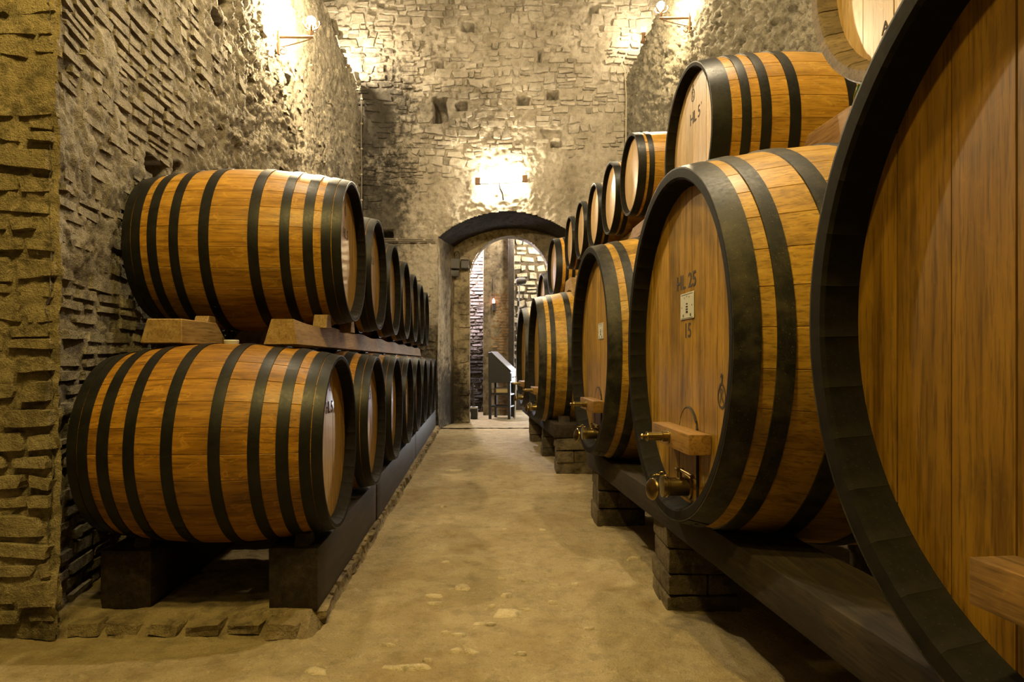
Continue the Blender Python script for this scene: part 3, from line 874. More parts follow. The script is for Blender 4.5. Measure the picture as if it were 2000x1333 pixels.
# ---- right wall
HOLES_R = []
def right_top(y): return CAMZ + 5.07 + 0.08 * (YE - y)
def right_base(y, z):
    wx, wz = y + 0.06 * fbm(y * 5, z * 5, 0, 2, 176) + 0.5 * z, z - 0.4 * y + 0.06 * fbm(y * 5, z * 5, 0, 2, 177)
    return 0.05 * fbm(y * 1.4, z * 1.4, 0, 4, 171) + 0.020 * rocky(wx * 4.2, wz * 9, 172, 0.6) + 0.018 * rocky(wx * 9, wz * 18, 182, 0.6) + 0.010 * rocky(wx * 22, wz * 30, 192, 0.5) + 0.016 * fbm(y * 9, z * 10, 0, 3, 173, 0.6)
us = np.concatenate([np.linspace(-6, 1.8, 20), np.arange(1.9, YE + 0.15, 0.018)]); vs = np.concatenate([np.linspace(0, 0.24, 10), np.linspace(0.25, 1, 300)])
def right_fn(U, V):
    zt = right_top(U); z = V * zt
    lean = 0.28 * np.clip((z - (zt - 0.4)) / 0.4, 0, 1)**1.6
    return np.stack([XR(U) - right_base(U, z) + lean, U, z], 1)
P, F = grid_mesh(us, vs, right_fn)
wall_right = tag(link('wall_right', np_mesh('wall_right', P, F, M['wall_right'])), 'rough mossy stone wall above the right barrels', None, None, 'structure')
mb = MB(); V = []; F = []
for y in SPR(-6, YE + 0.1, 40):
    V += [(XR(y) + 0.25, y, right_top(y) - 0.01), (XR(y) + 0.62, y, right_top(y) + 0.04), (XR(y) + 0.64, y, 9.0)]
for i in range(39):
    a = i * 3
    F += [(a, a + 3, a + 4, a + 1), (a + 1, a + 4, a + 5, a + 2)]
mb.add(V, F)
tag(mb.build('wall_right_upper', M['wall_end'], None, smooth=0.5), 'set-back upper part of the right wall', None, None, 'structure')

# ---- the rest of the cellar: wall behind the camera, far-left wall, vault
tag(MB().box((-3.5, -6.1, -0.05), (4.2, -6.0, 9.2), 0, 0).build('wall_back', M['vault']), 'stone wall behind the camera', None, None, 'structure')
tag(MB().box((-3.35, -6.0, -0.05), (-3.2, 2.72, 9.2), 0, 0).build('wall_left_rear', M['vault']), 'left wall of the cellar behind the pier', None, None, 'structure')
V = []; F = []
nseg = 24
for y in (-6.1, 11.4):
    for i in range(nseg + 1):
        a = PI * i / nseg
        V.append((0.3 - 4.0 * math.cos(a), y, 7.2 + 2.2 * math.sin(a)))
for i in range(nseg):
    F.append((i, i + 1, nseg + 2 + i, nseg + 1 + i))
tag(MB().add(V, F).build('ceiling', M['vault'], None, smooth=3.2), 'high stone barrel vault of the cellar', None, None, 'structure')
tag(MB().box((-3.4, 11.2, 8.3), (4.2, 11.3, 9.6), 0, 0).build('wall_end_upper', M['vault']), 'top of the end wall under the vault', None, None, 'structure')

# ---- the passage beyond the doorway
tag(link('floor_passage', np_mesh('floor_passage', *grid_mesh(np.arange(-2.6, 2.6, 0.04), np.arange(11.15, 16.3, 0.04),
    lambda U, V: np.stack([U, V, 0.015 + 0.008 * fbm(U * 3, V * 3, 0, 3, 201) + 0.003 * fbm(U * 20, V * 20, 0, 2, 202)], 1)), M['floor'])), 'pale stone floor of the room beyond the doorway', None, None, 'structure')
# bright left wall of thin courses
us = np.arange(-2.6, -0.40, 0.03); vs = np.arange(0, 4.2, 0.03)
pl = tag(link('wall_passage_left', np_mesh('wall_passage_left', *grid_mesh(us, vs, lambda U, V: np.stack([U, 14.6 + 0.02 + 0 * U, V], 1)), M['mortar_dark'])), 'brightly lit brick wall seen through the left of the doorway', None, None, 'structure')
rng = np.random.default_rng(71)
st = courses(-2.0, -0.50, 0.05, 4.1, (0.065, 0.085), (0.2, 0.45), rng, 0.009)
lay_stones(pl, 'brick', st, frame_mat((0, 14.62, 0), (1, 0, 0), (0, 0, 1)), M['brick_pale'], rng, (0.01, 0.035), None, 120, None, 0.12, 0.1)
# brick pillar
pp = tag(MB().box((-0.60, 13.7, 0), (0.05, 14.75, 4.2), 0, 0.01).build('wall_passage_pillar', M['plaster']), 'brick pillar in the middle of the doorway view', None, None, 'structure')
st = courses(-0.42, 0.03, 0.05, 2.55, (0.055, 0.065), (0.14, 0.24), rng, 0.010)
st = [s for s in st if -0.44 < s[0] - s[2] / 2 and s[0] + s[2] / 2 < 0.05]
lay_stones(pp, 'brick', st, frame_mat((0, 13.70, 0), (1, 0, 0), (0, 0, 1)), M['brick'], rng, (0.004, 0.012), None, 200, None, 0.12, 0.06)
# far stone wall
us = np.arange(-0.2, 2.6, 0.04); vs = np.arange(0, 4.2, 0.04)
pw = tag(link('wall_passage_far', np_mesh('wall_passage_far', *grid_mesh(us, vs, lambda U, V: np.stack([U, 15.2 + 0.015 * fbm(U * 8, V * 8, 0, 3, 88), V], 1)), M['mortar_dark'])), 'bright wall of squared rubble stones seen through the doorway', None, None, 'structure')
rng = np.random.default_rng(14)
st = courses(-0.1, 1.9, 0.4, 4.0, (0.11, 0.22), (0.16, 0.34), rng, 0.018, 0.03)
lay_stones(pw, 'stone', st, frame_mat((0, 15.2, 0), (1, 0, 0), (0, 0, 1)), M['passage_stone'], rng, (0.03, 0.07), None, 250, None, 0.2, 0.2)
tag(MB().box((-2.7, 12.25, -0.05), (-2.6, 16.3, 4.3), 0, 0).build('wall_passage_side', M['vault']), 'side wall of the room beyond the doorway', None, None, 'structure')
tag(MB().box((2.5, 12.25, -0.05), (2.6, 16.3, 4.3), 0, 0).build('wall_passage_right', M['vault']), 'right side wall of the room beyond the doorway', None, None, 'structure')
tag(MB().box((-2.7, 11.35, 4.2), (2.6, 16.3, 4.3), 0, 0).build('ceiling_passage', M['vault']), 'ceiling of the room beyond the doorway', None, None, 'structure')
tag(MB().box((-2.7, 12.27, -0.05), (-0.79, 12.33, 4.3), 0, 0).build('wall_passage_near_left', M['vault']), 'back of the inner wall left of the doorway', None, None, 'structure')
tag(MB().box((0.71, 12.27, -0.05), (2.6, 12.33, 4.3), 0, 0).build('wall_passage_near_right', M['vault']), 'back of the inner wall right of the doorway', None, None, 'structure')
tag(MB().box((-0.85, 12.27, 3.43), (0.75, 12.33, 4.3), 0, 0).build('wall_passage_lintel', M['vault']), 'wall over the doorway on the far side', None, None, 'structure')

# ---- plinth under the left row
def plx(y): return -0.855 - 0.045 * (y - 2.77)
us = np.concatenate([np.array([-2.2, -1.95]), np.arange(-1.92, -0.80, 0.018)]); 
def plinth_fn(U, V):
    # U 0..1 across (wall to aisle then down the face), V along y
    xw = XL(V) - 0.02; xe = plx(V)
    top = 0.075 + 0.012 * fbm(U * 4, V * 3, 0, 3, 301)
    across = np.clip(U / 0.86, 0, 1); down = np.clip((U - 0.86) / 0.14, 0, 1)
    near = np.clip((V - 2.74) / 0.09, 0, 1)
    x = xw + (xe - xw) * across + 0.045 * down + 0.012 * fbm(V * 6, U * 6, 0, 3, 302)
    z = top * (1 - down) * near - 0.02 * (1 - near * (1 - down))
    z = z + 0.010 * fbm(x * 9, V * 9, 0, 4, 303) * near * (1 - down)
    return np.stack([x, V - 0.03 * (1 - near) + 0.02 * fbm(x * 5, V * 2, 0, 3, 304) * (V < 3), z], 1)
P, F = grid_mesh(np.concatenate([np.linspace(0, 0.84, 56), np.linspace(0.86, 1.0, 8)]), np.concatenate([np.arange(2.68, 4.0, 0.018), np.arange(4.0, YE, 0.05)]), plinth_fn)
trim_left = tag(link('trim_plinth', np_mesh('trim_plinth', P, F, M['plinth'])), 'low stone plinth under the left barrel row', None, None, 'structure')
rng = np.random.default_rng(55)
st = []
y = 2.86
while y < 10.6:
    l = rng.uniform(0.10, 0.26)
    st.append((y + l / 2, 0.035, l - 0.012, rng.uniform(0.055, 0.075))); y += l
lay_stones(trim_left, 'stone', [(-1.78 + k * 0.165, 0.030, 0.15, 0.06) for k in range(6)], frame_mat((0, 2.755, 0), (1, 0, 0), (0, 0, 1)), M['plinth'], rng, (0.0, 0.025), None, 300, None, 0.15, 0.25)
FP = Matrix(((-0.045, 0, 1, plx(0) + 0.012), (1, 0, 0.045, 0), (0, 1, 0, 0), (0, 0, 0, 1)))
lay_stones(trim_left, 'stone', st, FP, M['plinth'], rng, (0.012, 0.03), None, 300, None, 0.15, 0.12)

# ================================================================== BARRELS
def profile(a, L, Rh, Rb): return Rh + (Rb - Rh) * (1 - (2 * a / L - 1)**2)


def stave_geo(spec):
    """one stave about angle 0 (+z), barrel axis +x, front end at x=0"""
    L, Rh, Rb, n, t, rec = (spec[k] for k in ('L', 'Rh', 'Rb', 'n', 't', 'rec'))
    h = PI / n
    g = 0.0022; e = 0.0025 / Rb
    A = [-h, -h + e, -h * 0.4, h * 0.4, h - e, h]; dr = [-g, 0, 0, 0, 0, -g]
    xs = np.concatenate([[0, 0.004], np.linspace(0, L, 17)[1:-1], [L - 0.004, L]])
    prof = [(rec + 0.03, Rh - t - 0.012, 1), (0.009, Rh - t * 0.74, 1), (0.002, Rh - t * 0.58, 1), (0.0, Rh - 0.002, 1)]
    prof += [(x, profile(x, L, Rh, Rb), 1 if x < 0.003 or x > L - 0.003 else 0) for x in xs]
    prof += [(L, Rh - 0.002, 1), (L - 0.002, Rh - t * 0.58, 1), (L - 0.009, Rh - t * 0.74, 1), (L - rec - 0.03, Rh - t - 0.012, 1)]
    V = []; F = []; MI = []
    for (x, r, m) in prof:
        for a, d in zip(A, [q * (spec.get('eg', 0.35) if m else 1) for q in dr]):
            V.append((x, -math.sin(a) * (r + d), math.cos(a) * (r + d)))
    k = len(A)
    for i in range(len(prof) - 1):
        for j in range(k - 1):
            F.append((i * k + j, i * k + j + 1, (i + 1) * k + j + 1, (i + 1) * k + j)); MI.append(1 if (prof[i][2] or prof[i + 1][2]) else 0)
    # orientation
    a, b, c = (Vector(V[q]) for q in F[10 * (k - 1) + 2][:3])
    if (b - a).cross(c - a).z < 0:
        F = [f[::-1] for f in F]
    return V, F, MI


def rot_x(V, q):
    c, s = math.cos(q), math.sin(q)
    return [(x, y * c - z * s, y * s + z * c) for x, y, z in V]


def hoop_geo(spec, a0, a1, th=0.004, seg=72, seam=0.4):
    L, Rh, Rb = spec['L'], spec['Rh'], spec['Rb']
    am = (a0 + a1) / 2
    ring = [(a0, -0.004), (a0, th), (am, th + 0.0006), (a1, th), (a1, -0.004)]
    mb = MB(); V = []; F = []
    for i in range(seg):
        q = 2 * PI * i / seg
        for a, d in ring:
            r = profile(a, L, Rh, Rb) + d
            V.append((a, -math.sin(q) * r, math.cos(q) * r))
    k = len(ring)
    for i in range(seg):
        j = (i + 1) % seg
        for m in range(k - 1):
            F.append((i * k + m, i * k + m + 1, j * k + m + 1, j * k + m))
    a, b, c = (Vector(V[q]) for q in F[1][:3])
    if (b - a).cross(c - a).z < 0:
        F = [f[::-1] for f in F]
    mb.add(V, F)
    # lapped end of the strap with two rivets
    V = []; F = []
    for q in (seam, seam + 0.10, seam + 0.20):
        for a in (a0 + 0.001, a1 - 0.001):
            r = profile(a, L, Rh, Rb) + th + 0.0022
            V.append((a, -math.sin(q) * r, math.cos(q) * r))
    mb.add(V, [(0, 2, 3, 1), (2, 4, 5, 3)])
    for q in (seam + 0.05, seam + 0.12):
        r = profile(am, L, Rh, Rb) + th + 0.001
        mb.lathe([(0, 0.007), (0.003, 0.006), (0.005, 0.001)], (0, -math.sin(q), math.cos(q)), (am, -math.sin(q) * r, math.cos(q) * r), 8)
    return mb


def board_outline(y0, y1, R, n=7):
    def z(y): return math.sqrt(max(R * R - y * y, 0))
    ys = SPR(y0, y1, n)
    return [(y, z(y)) for y in ys] + [(y, -z(y)) for y in reversed(ys)]


def board_geo(y0, y1, R, x):
    """one head board, face towards -x at depth x"""
    g, dep = 0.0012, 0.006
    o = board_outline(y0, y1, R); i_ = board_outline(y0 + g * 1.6, y1 - g * 1.6, R - g)
    k = len(o)
    V = [(x, y, z) for y, z in i_] + [(x + dep, y, z) for y, z in o]
    F = [tuple(range(k))]
    for a in range(k):
        b = (a + 1) % k
        F.append((a, k + a, k + b, b))
    n = (Vector(V[1]) - Vector(V[0])).cross(Vector(V[k // 2]) - Vector(V[0]))
    if n.x > 0:
        F = [f[::-1] for f in F]
    return V, F


def text_geo(body, size, sx=1.0):
    c = bpy.data.curves.new('t', 'FONT'); c.body = body; c.size = size; c.align_x = 'CENTER'; c.align_y = 'CENTER'; c.extrude = 0.0004; c.offset = size * 0.009 if size > 0.04 else 0; c.resolution_u = 3
    o = bpy.data.objects.new('t', c); COL.objects.link(o)
    dg = bpy.context.evaluated_depsgraph_get(); dg.update()
    me = bpy.data.meshes.new_from_object(o.evaluated_get(dg))
    V = [v.co.copy() for v in me.vertices]; F = [list(p.vertices) for p in me.polygons]
    bpy.data.objects.remove(o); bpy.data.curves.remove(c); bpy.data.meshes.remove(me)
    return [(v.x * sx, v.y, v.z) for v in V], F


def on_head(V, y, z, x):
    """text plane -> barrel head: text right = -y, text up = z, facing -x"""
    return [(x - q[2], y - q[0], z + q[1]) for q in V]


def ring2d(pts, wd, closed=True):
    """flat outline stroke"""
    V = []; F = []; k = len(pts)
    for i, (a, b) in enumerate(pts):
        p = pts[(i - 1) % k] if closed or i else pts[i]; n = pts[(i + 1) % k] if closed or i < k - 1 else pts[i]
        tx, ty = n[0] - p[0], n[1] - p[1]; l = math.hypot(tx, ty) or 1
        V += [(a - ty / l * wd, b + tx / l * wd, 0.0004), (a + ty / l * wd, b - tx / l * wd, 0.0004)]
    for i in range(k if closed else k - 1):
        j = (i + 1) % k
        F.append((2 * i + 1, 2 * j + 1, 2 * j, 2 * i))
    return V, F


def emblem(mb, y, z, x, s):
    """the burnt mark: a round flask outline with a leafy stem and strokes inside"""
    pts = [(0.30 * s * math.sin(a) * (1 - 0.28 * max(0, math.cos(a))), 0.36 * s * math.cos(a) - 0.1 * s) for a in np.linspace(0, 2 * PI, 28)[:-1]]
    V, F = ring2d(pts, 0.036 * s); mb.add(on_head(V, y, z, x), F)
    for path, wd in (([(0, .26 * s), (0.02 * s, .42 * s), (-0.02 * s, .56 * s)], .035 * s), ([(-.09 * s, .46 * s), (.1 * s, .50 * s)], .04 * s), ([(-.10 * s, .14 * s), (-.06 * s, -.10 * s), (-.10 * s, -.32 * s)], .03 * s),
                     ([(-.06 * s, .12 * s), (.10 * s, .05 * s), (-.02 * s, -.08 * s), (.12 * s, -.30 * s)], .03 * s)):
        V, F = ring2d(path, wd, False); mb.add(on_head(V, y, z, x), F)


def back_head_geo(spec):
    R = spec['Rh'] - spec['t']; x = spec['L'] - spec['rec']
    n = 36
    V = [(x, -math.sin(2 * PI * i / n) * R, math.cos(2 * PI * i / n) * R) for i in range(n)]
    return V, [tuple(range(n))]


SPEC = {
    'mid': dict(L=1.01, Rh=0.395, Rb=0.4535, n=26, t=0.026, rec=0.055, hoops=[(0.001, 0.043), (0.047, 0.090), (0.130, 0.178), (0.240, 0.285), (0.390, 0.436)], boards=7),
    'midu': dict(L=1.12, Rh=0.398, Rb=0.460, n=26, t=0.026, rec=0.055, hoops=[(0.0005, 0.047), (0.051, 0.100), (0.140, 0.190), (0.257, 0.305), (0.410, 0.462)], boards=7),
    'midr': dict(L=1.00, Rh=0.395, Rb=0.450, n=26, t=0.026, rec=0.05, hoops=[(0.001, 0.085), (0.130, 0.170), (0.215, 0.258), (0.340, 0.388)], boards=7),
    'top': dict(L=1.00, Rh=0.395, Rb=0.450, n=26, t=0.042, rec=0.05, eg=1.0, hoops=[(0.02, 0.085), (0.130, 0.170), (0.215, 0.258), (0.340, 0.388)], boards=6),
    'big': dict(L=1.50, Rh=0.68, Rb=0.78, n=36, t=0.055, rec=0.075, hoops=[(0.001, 0.078), (0.122, 0.172), (0.290, 0.350), (0.52, 0.58)], boards=9),
    'small': dict(L=0.93, Rh=0.290, Rb=0.314, n=22, t=0.022, rec=0.035, hoops=[(0.001, 0.056), (0.076, 0.112), (0.25, 0.285)], boards=7),
}
CACHE = {}


def cached(key, fn):
    if key not in CACHE:
        CACHE[key] = fn()
    return CACHE[key]


def barrel(kind, loc, rz, label, group, pieces=True, boards=True, mats=('stave', 'head', 'hoop', 'chime'), roll=0.0, marks=None, bung=False, name='barrel'):
    sp = SPEC[kind]
    ms, mh, mo, mc = (M[k] for k in mats)
    mk = '_'.join(mats)
    t = thing(name, label, 'barrel', loc, rz, group)
    n = sp['n']
    if pieces:
        def mk_st():
            V, F, MI = stave_geo(sp)
            return mesh_of('stave', V, F, [ms, mc], MI, 0.5)
        me = cached(('stave', kind, mk), mk_st)
        for i in range(n):
            link('stave', me, t, None, (2 * PI * (i + roll) / n, 0, 0))
    else:
        def mk_all():
            V, F, MI = stave_geo(sp); mb = MB()
            for i in range(n):
                mb.add(rot_x(V, 2 * PI * i / n), F, 0)
            return mesh_of('staves', mb.v, mb.f, [ms, mc], MI * n, 0.5)
        o = link('staves', cached(('staves', kind, mk), mk_all), t)
        o['kind'] = 'stuff'
    hs = list(sp['hoops']) + [(sp['L'] - b, sp['L'] - a) for a, b in sp['hoops']]
    for q, (a, b) in enumerate(hs):
        me = cached(('hoop', kind, q, mk), lambda: hoop_geo(sp, a, b, 0.0045 if kind != 'big' else 0.006, 72 if kind != 'small' else 48, 2.75 + 0.11 * q).mesh('hoop', mo, 0.6))
        link('hoop', me, t)
    R = sp['Rh'] - sp['t'] + 0.004; x = sp['rec']; nb = sp['boards']
    wr = random.Random(hash(kind) % 97 if False else len(kind) * 13)
    ws = [wr.uniform(0.8, 1.2) for _ in range(nb)]; tot = sum(ws); ys = [-R + 0.002]
    for q in ws:
        ys.append(ys[-1] + q / tot * (2 * R - 0.004))
    if boards:
        for q in range(nb):
            def mkb(q=q):
                V, F = board_geo(ys[q], ys[q + 1], R, x + (0.0008 if q % 2 else 0))
                return mesh_of('head_board', V, F, [mh], None, 0.4)
            link('head_board', cached(('board', kind, q, mk), mkb), t)
    else:
        def mkh():
            mb = MB()
            for q in range(nb):
                mb.add(*board_geo(ys[q], ys[q + 1], R, x + (0.0008 if q % 2 else 0)))
            return mb.mesh('head', mh, 0.4)
        link('head', cached(('head', kind, mk), mkh), t)
    V, F = back_head_geo(sp)
    link('back_head', cached(('bh', kind, mk), lambda: mesh_of('back_head', V, F, [mh])), t)
    if marks:
        for mk_ in marks:
            mb = MB()
            if mk_[0] == 'emblem':
                emblem(mb, mk_[1], mk_[2], x - 0.0006, mk_[3])
            else:
                V, F = text_geo(mk_[0], mk_[3], mk_[4] if len(mk_) > 4 else 1.0)
                mb.add(on_head(V, mk_[1], mk_[2], x - 0.0006), F)
            mb.build('emblem' if mk_[0] == 'emblem' else 'lettering', M['ink'], t, smooth=None)
    if bung:
        mb = MB().lathe([(-0.012, 0.030), (0.014, 0.034), (0.018, 0.031)], (0, 0, 1), (sp['L'] / 2, 0, sp['Rb']), 20)
        tag(mb.build('bung', M['silicone'], t), 'white silicone bung')
    return t


def yaw_right(s): return math.atan(-s)
def yaw_left(s): return PI + math.atan(-s)


ORD = ['nearest', 'second', 'third', 'fourth', 'fifth', 'sixth', 'seventh', 'eighth']
# ---- left row, lower tier
LROW = -0.058
low = [(3.10, -0.800), (4.16, -0.845), (5.22, -0.905), (6.26, -0.965), (7.28, -1.025), (8.30, -1.085), (9.34, -1.145), (10.38, -1.205)]
for i, (y, x) in enumerate(low):
    barrel('mid', (x, y, 0.775), yaw_left(LROW), f'{ORD[i]} barrel of the lower tier on the left, black hooped oak' if i else 'nearest lower left oak barrel, wide black hoops, white bung on top', 'oak barrels of the lower left tier',
           pieces=(i < 2), boards=(i == 0), roll=0.3 * i, marks=[('emblem', 0.0, 0.27, 0.075), ('HL 5', 0.01, 0.155, 0.078, 0.95)] if i < 2 else None, bung=(i == 0), mats=('stave', 'head', 'hoop', 'chime'))
# ---- left row, upper tier
upp = [(3.87 + 1.035 * i, -0.920 - 0.060 * 1.035 * i) for i in range(7)]
for i, (y, x) in enumerate(upp):
    barrel('midu', (x, y, 1.785), yaw_left(-0.052), f'{ORD[i]} barrel of the upper tier on the left, black hooped oak', 'oak barrels of the upper left tier',
           pieces=(i < 1), boards=(i == 0), roll=0.55, marks=[('emblem', 0.0, 0.25, 0.075), ('HL 5', 0.0, 0.105, 0.078, 0.95)] if i < 2 else None, mats=('stave_lit', 'head', 'hoop', 'chime'))

# ---- right row, big casks
def cask(x, y, z, s, label, pieces=True, boards=True, marks=None, head='head_big'):
    return barrel('big', (x, y, z + CAMZ), yaw_right(s), label, 'great casks of the lower right row', pieces, boards, ('stave_big', head, 'hoop_grey', 'chime'), 0.2, marks, name='cask')
cA = cask(0.749, 0.813, 0.086, -0.113, 'huge dark-rimmed cask cut off by the right edge, nearest on the right', head='head_dark')
cB = cask(0.619, 2.640, 0.062, -0.052, 'great cask lettered HL 25 with a white card and the number 15', marks=[('HL', 0.055, 0.252, 0.082, 1.2), ('25', -0.085, 0.252, 0.082, 1.2), ('15', -0.03, 0.055, 0.082, 1.1), ('emblem', -0.395, -0.17, 0.115)])
cC = cask(0.5025, 4.434, 0.069, -0.063, 'great cask with a small white card and no lettering, third from the right edge')
cD = cask(0.240, 7.52, 0.024, -0.060, 'great cask beyond the gap, broad hoops seen on its side', True, False)
cE = cask(0.119, 9.26, 0.040, -0.080, 'farthest great cask, half hidden beside the writing desk', False, False)

# fittings of a cask: hatch, crossbar with spindle, valve with cap and chain
def fittings(t, yc, zc=-0.362, valve_z=-0.552, hatch=True, valve=True, bar_only=False):
    hx = SPEC['big']['rec']
    # arched hatch set in the foot of the head
    hw, zt, zb = 0.105, -0.245, -0.60
    pts = [(yc - hw, zb), (yc + hw, zb), (yc + hw, zt - hw)] + [(yc + hw * math.cos(a), zt - hw + hw * math.sin(a)) for a in SPR(0, PI, 12)[1:-1]] + [(yc - hw, zt - hw)]
    if not bar_only:
        mb = MB().prism(pts, hx - 0.007, hx + 0.004, 'x', 0, 0.0015)
        tag(mb.build('hatch', M['head_big'], t), 'arched hatch door')
        gp = pts[1:] + [pts[0]]
        rim = MB().tube([(hx - 0.003, a, b) for a, b in gp], 0.0055, 6)
        rim.build('hatch_rim', M['ink'], t)
    L = 0.25
    bar = MB().box((hx - 0.083, yc - L, zc - 0.037), (hx - 0.002, yc + L, zc + 0.037), 0, 0.004, 2)
    b = bar.build('crossbar', M['crossbar'], t)
    x0 = hx - 0.083
    mb = MB().lathe([(0, 0.027), (-0.004, 0.027), (-0.005, 0.021), (-0.026, 0.021), (-0.028, 0.017), (-0.080, 0.016), (-0.084, 0.019), (-0.088, 0.018), (-0.090, 0.009), (-0.100, 0.009), (-0.104, 0.011), (-0.110, 0.008), (-0.112, 0.002)], (1, 0, 0), (x0, yc, zc + 0.004), 18)
    mb.build('spindle', M['brass'], b)
    if bar_only:
        return
    vz = valve_z
    mb = MB()
    mb.lathe([(0.0, 0.050), (-0.010, 0.050), (-0.012, 0.038), (-0.020, 0.036), (-0.085, 0.036), (-0.088, 0.041), (-0.094, 0.041), (-0.096, 0.037), (-0.104, 0.037), (-0.106, 0.041), (-0.112, 0.041), (-0.113, 0.030)], (1, 0, 0), (hx - 0.004, yc - 0.02, vz), 24)
    v = mb.build('valve', M['brass'], t)
    # lever across the top of the valve
    mb = MB().lathe([(0, 0.010), (0.03, 0.009)], (0, 0, 1), (hx - 0.045, yc - 0.02, vz + 0.034), 12)
    mb.box((hx - 0.062, yc - 0.032, vz + 0.060), (hx - 0.030, yc - 0.006, vz + 0.072), 0, 0.002)
    mb.tube([(hx - 0.045, yc - 0.02, vz + 0.066), (hx - 0.035, yc - 0.075, vz + 0.060), (hx - 0.030, yc - 0.125, vz + 0.056)], [0.006, 0.007, 0.009], 10)
    mb.build('lever', M['brass'], v)
    # cap on its chain
    cx = hx - 0.148
    ax = Vector((-0.94, -0.30, 0.10))
    mb = MB().lathe([(-0.006, 0.040), (0.0, 0.043), (0.006, 0.040), (0.010, 0.030), (0.013, 0.004)], ax, (cx, yc - 0.005, vz - 0.012), 24)
    mb.build('valve_cap', M['brass'], v)
    mb = MB()
    p0, p1 = Vector((cx + 0.004, yc, vz + 0.030)), Vector((hx - 0.100, yc - 0.02, vz + 0.042))
    for q in range(4):
        c = p0.lerp(p1, (q + 0.3) / 3.6); c.z += 0.012 * math.sin(PI * (q + 0.3) / 3.6)
        up = (q % 2 == 0)
        ring = []
        for k in range(12):
            a = 2 * PI * k / 12
            d = (p1 - p0).normalized()
            side = Vector((0, 0, 1)) if up else Vector((0, 1, 0))
            ring.append(c + d * (0.011 * math.cos(a)) + side * (0.008 * math.sin(a)))
        mb.tube(ring, 0.0022, 6, 0, True)
    mb.build('chain', M['brass'], v)

fittings(cB, -0.05)
fittings(cC, -0.03)
fittings(cD, -0.02)
fittings(cE, -0.02)
fittings(cA, -0.025, -0.43, -0.56)

# white cards on the heads
def card(t, y, z, big=True):
    hx = SPEC['big']['rec']
    c = MB().box((hx - 0.0035, y - 0.082, z - 0.052), (hx - 0.0005, y + 0.082, z + 0.052), 0, 0.0006).build('card', M['card'], t)
    mb = MB(); x = hx - 0.0042
    for (s, yy, zz, sz) in (('2002', 0.0, -0.024, 0.013), ('45', -0.045, -0.038, 0.017), ('15', 0.045, -0.038, 0.015), ('ROSSO', 0.0, -0.003, 0.008), ('VINO', 0.0, 0.008, 0.008), ('RISERVA', 0, -0.013, 0.007)):
        V, F = text_geo(s, sz); mb.add(on_head(V, y + yy, z + zz, x), F)
    for yy, zz in ((-0.028, 0.034), (0.0, 0.038), (0.028, 0.033), (-0.062, 0.0), (0.062, -0.004)):
        V, F = text_geo('v', 0.012); mb.add(on_head(V, y + yy, z + zz, x), F)
    for zz in (0.046, -0.048):
        mb.add(on_head([(-0.07, zz - 0.0008, 0), (0.07, zz - 0.0008, 0), (0.07, zz + 0.0008, 0), (-0.07, zz + 0.0008, 0)], y, z, x), [(0, 1, 2, 3)])
    mb.build('print', M['ink_dark'], c, smooth=None)
card(cB, -0.03, 0.155)
card(cC, -0.11, 0.125)

# ---- right row, second tier
barrel('top', (0.920, 1.56, 1.09 + CAMZ), yaw_right(-0.09), 'pale headed barrel cut off by the top edge, stave ends bare', 'oak barrels of the upper right tier', True, True, ('stave_pale', 'head_pale', 'hoop', 'chime_wood'), 0.1,
       [('A', 0.13, -0.235, 0.045)])
barrel('midr', (0.8955, 3.4085, 1.1094 + CAMZ), yaw_right(-0.042), 'honey coloured barrel lettered HL 5 on top of the great casks', 'oak barrels of the upper right tier', True, True, ('stave_pale', 'head_pale', 'hoop', 'chime'), 0.1,
       [('emblem', 0.035, 0.285, 0.085), ('HL 5', 0.0, 0.155, 0.085, 1.0), ("'", -0.10, 0.17, 0.05)])
sm = [(0.860, 4.87, 1.37), (0.800, 5.50, 1.35), (0.750, 6.17, 1.353), (0.695, 6.85, 1.351), (0.640, 7.52, 1.342)]
for i, (x, y, z) in enumerate(sm):
    barrel('small', (x, y, z + CAMZ), yaw_right(-0.06), f'{["first", "second", "third", "fourth", "fifth"][i]} small cask behind the HL 5 barrel, counting into the distance', 'small casks along the upper right tier', False, False, ('stave_pale', 'head_pale', 'hoop', 'chime'))
barrel('midr', (0.560, 9.35, 1.318 + CAMZ), yaw_right(-0.10), 'barrel before the arch, lower than the row of small casks', 'oak barrels of the upper right tier', False, False, ('stave_pale', 'head_pale', 'hoop', 'chime'))
barrel('midr', (0.45, 10.35, 0.96 + CAMZ), yaw_right(-0.10), 'farthest upper right barrel, mostly hidden below the one before the arch', 'oak barrels of the upper right tier', False, False, ('stave_pale', 'head_pale', 'hoop', 'chime'))

# ================================================================== TIMBERS
# ---- left floor beams: sections laid end to end
def timber(name, label, cat, x0, x1, y0, y1, z0, z1, slope, mat, group=None, amp=0.004, seed=0, zslope=0.0, bev=0.012):
    """x0,x1 are given at y0; the timber runs along Y with dx/dy = slope"""
    L = y1 - y0
    mb = rough_box((x0, 0, z0), (x1, L, z1), 0.16, amp, seed, bev)
    V = [(a + slope * b, b, c + zslope * b) for a, b, c in mb.v]
    mb.v = V
    o = mb.build(name, mat, None, (0, y0, 0), None, 0.7)
    return tag(o, label, cat, group)
SL = -0.052
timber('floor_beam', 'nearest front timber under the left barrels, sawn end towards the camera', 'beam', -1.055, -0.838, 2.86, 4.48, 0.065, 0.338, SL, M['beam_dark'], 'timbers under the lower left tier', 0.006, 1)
timber('floor_beam', 'middle front timber under the left barrels', 'beam', -1.150, -0.915, 4.49, 7.2, 0.065, 0.352, SL, M['beam_dark'], 'timbers under the lower left tier', 0.004, 2)
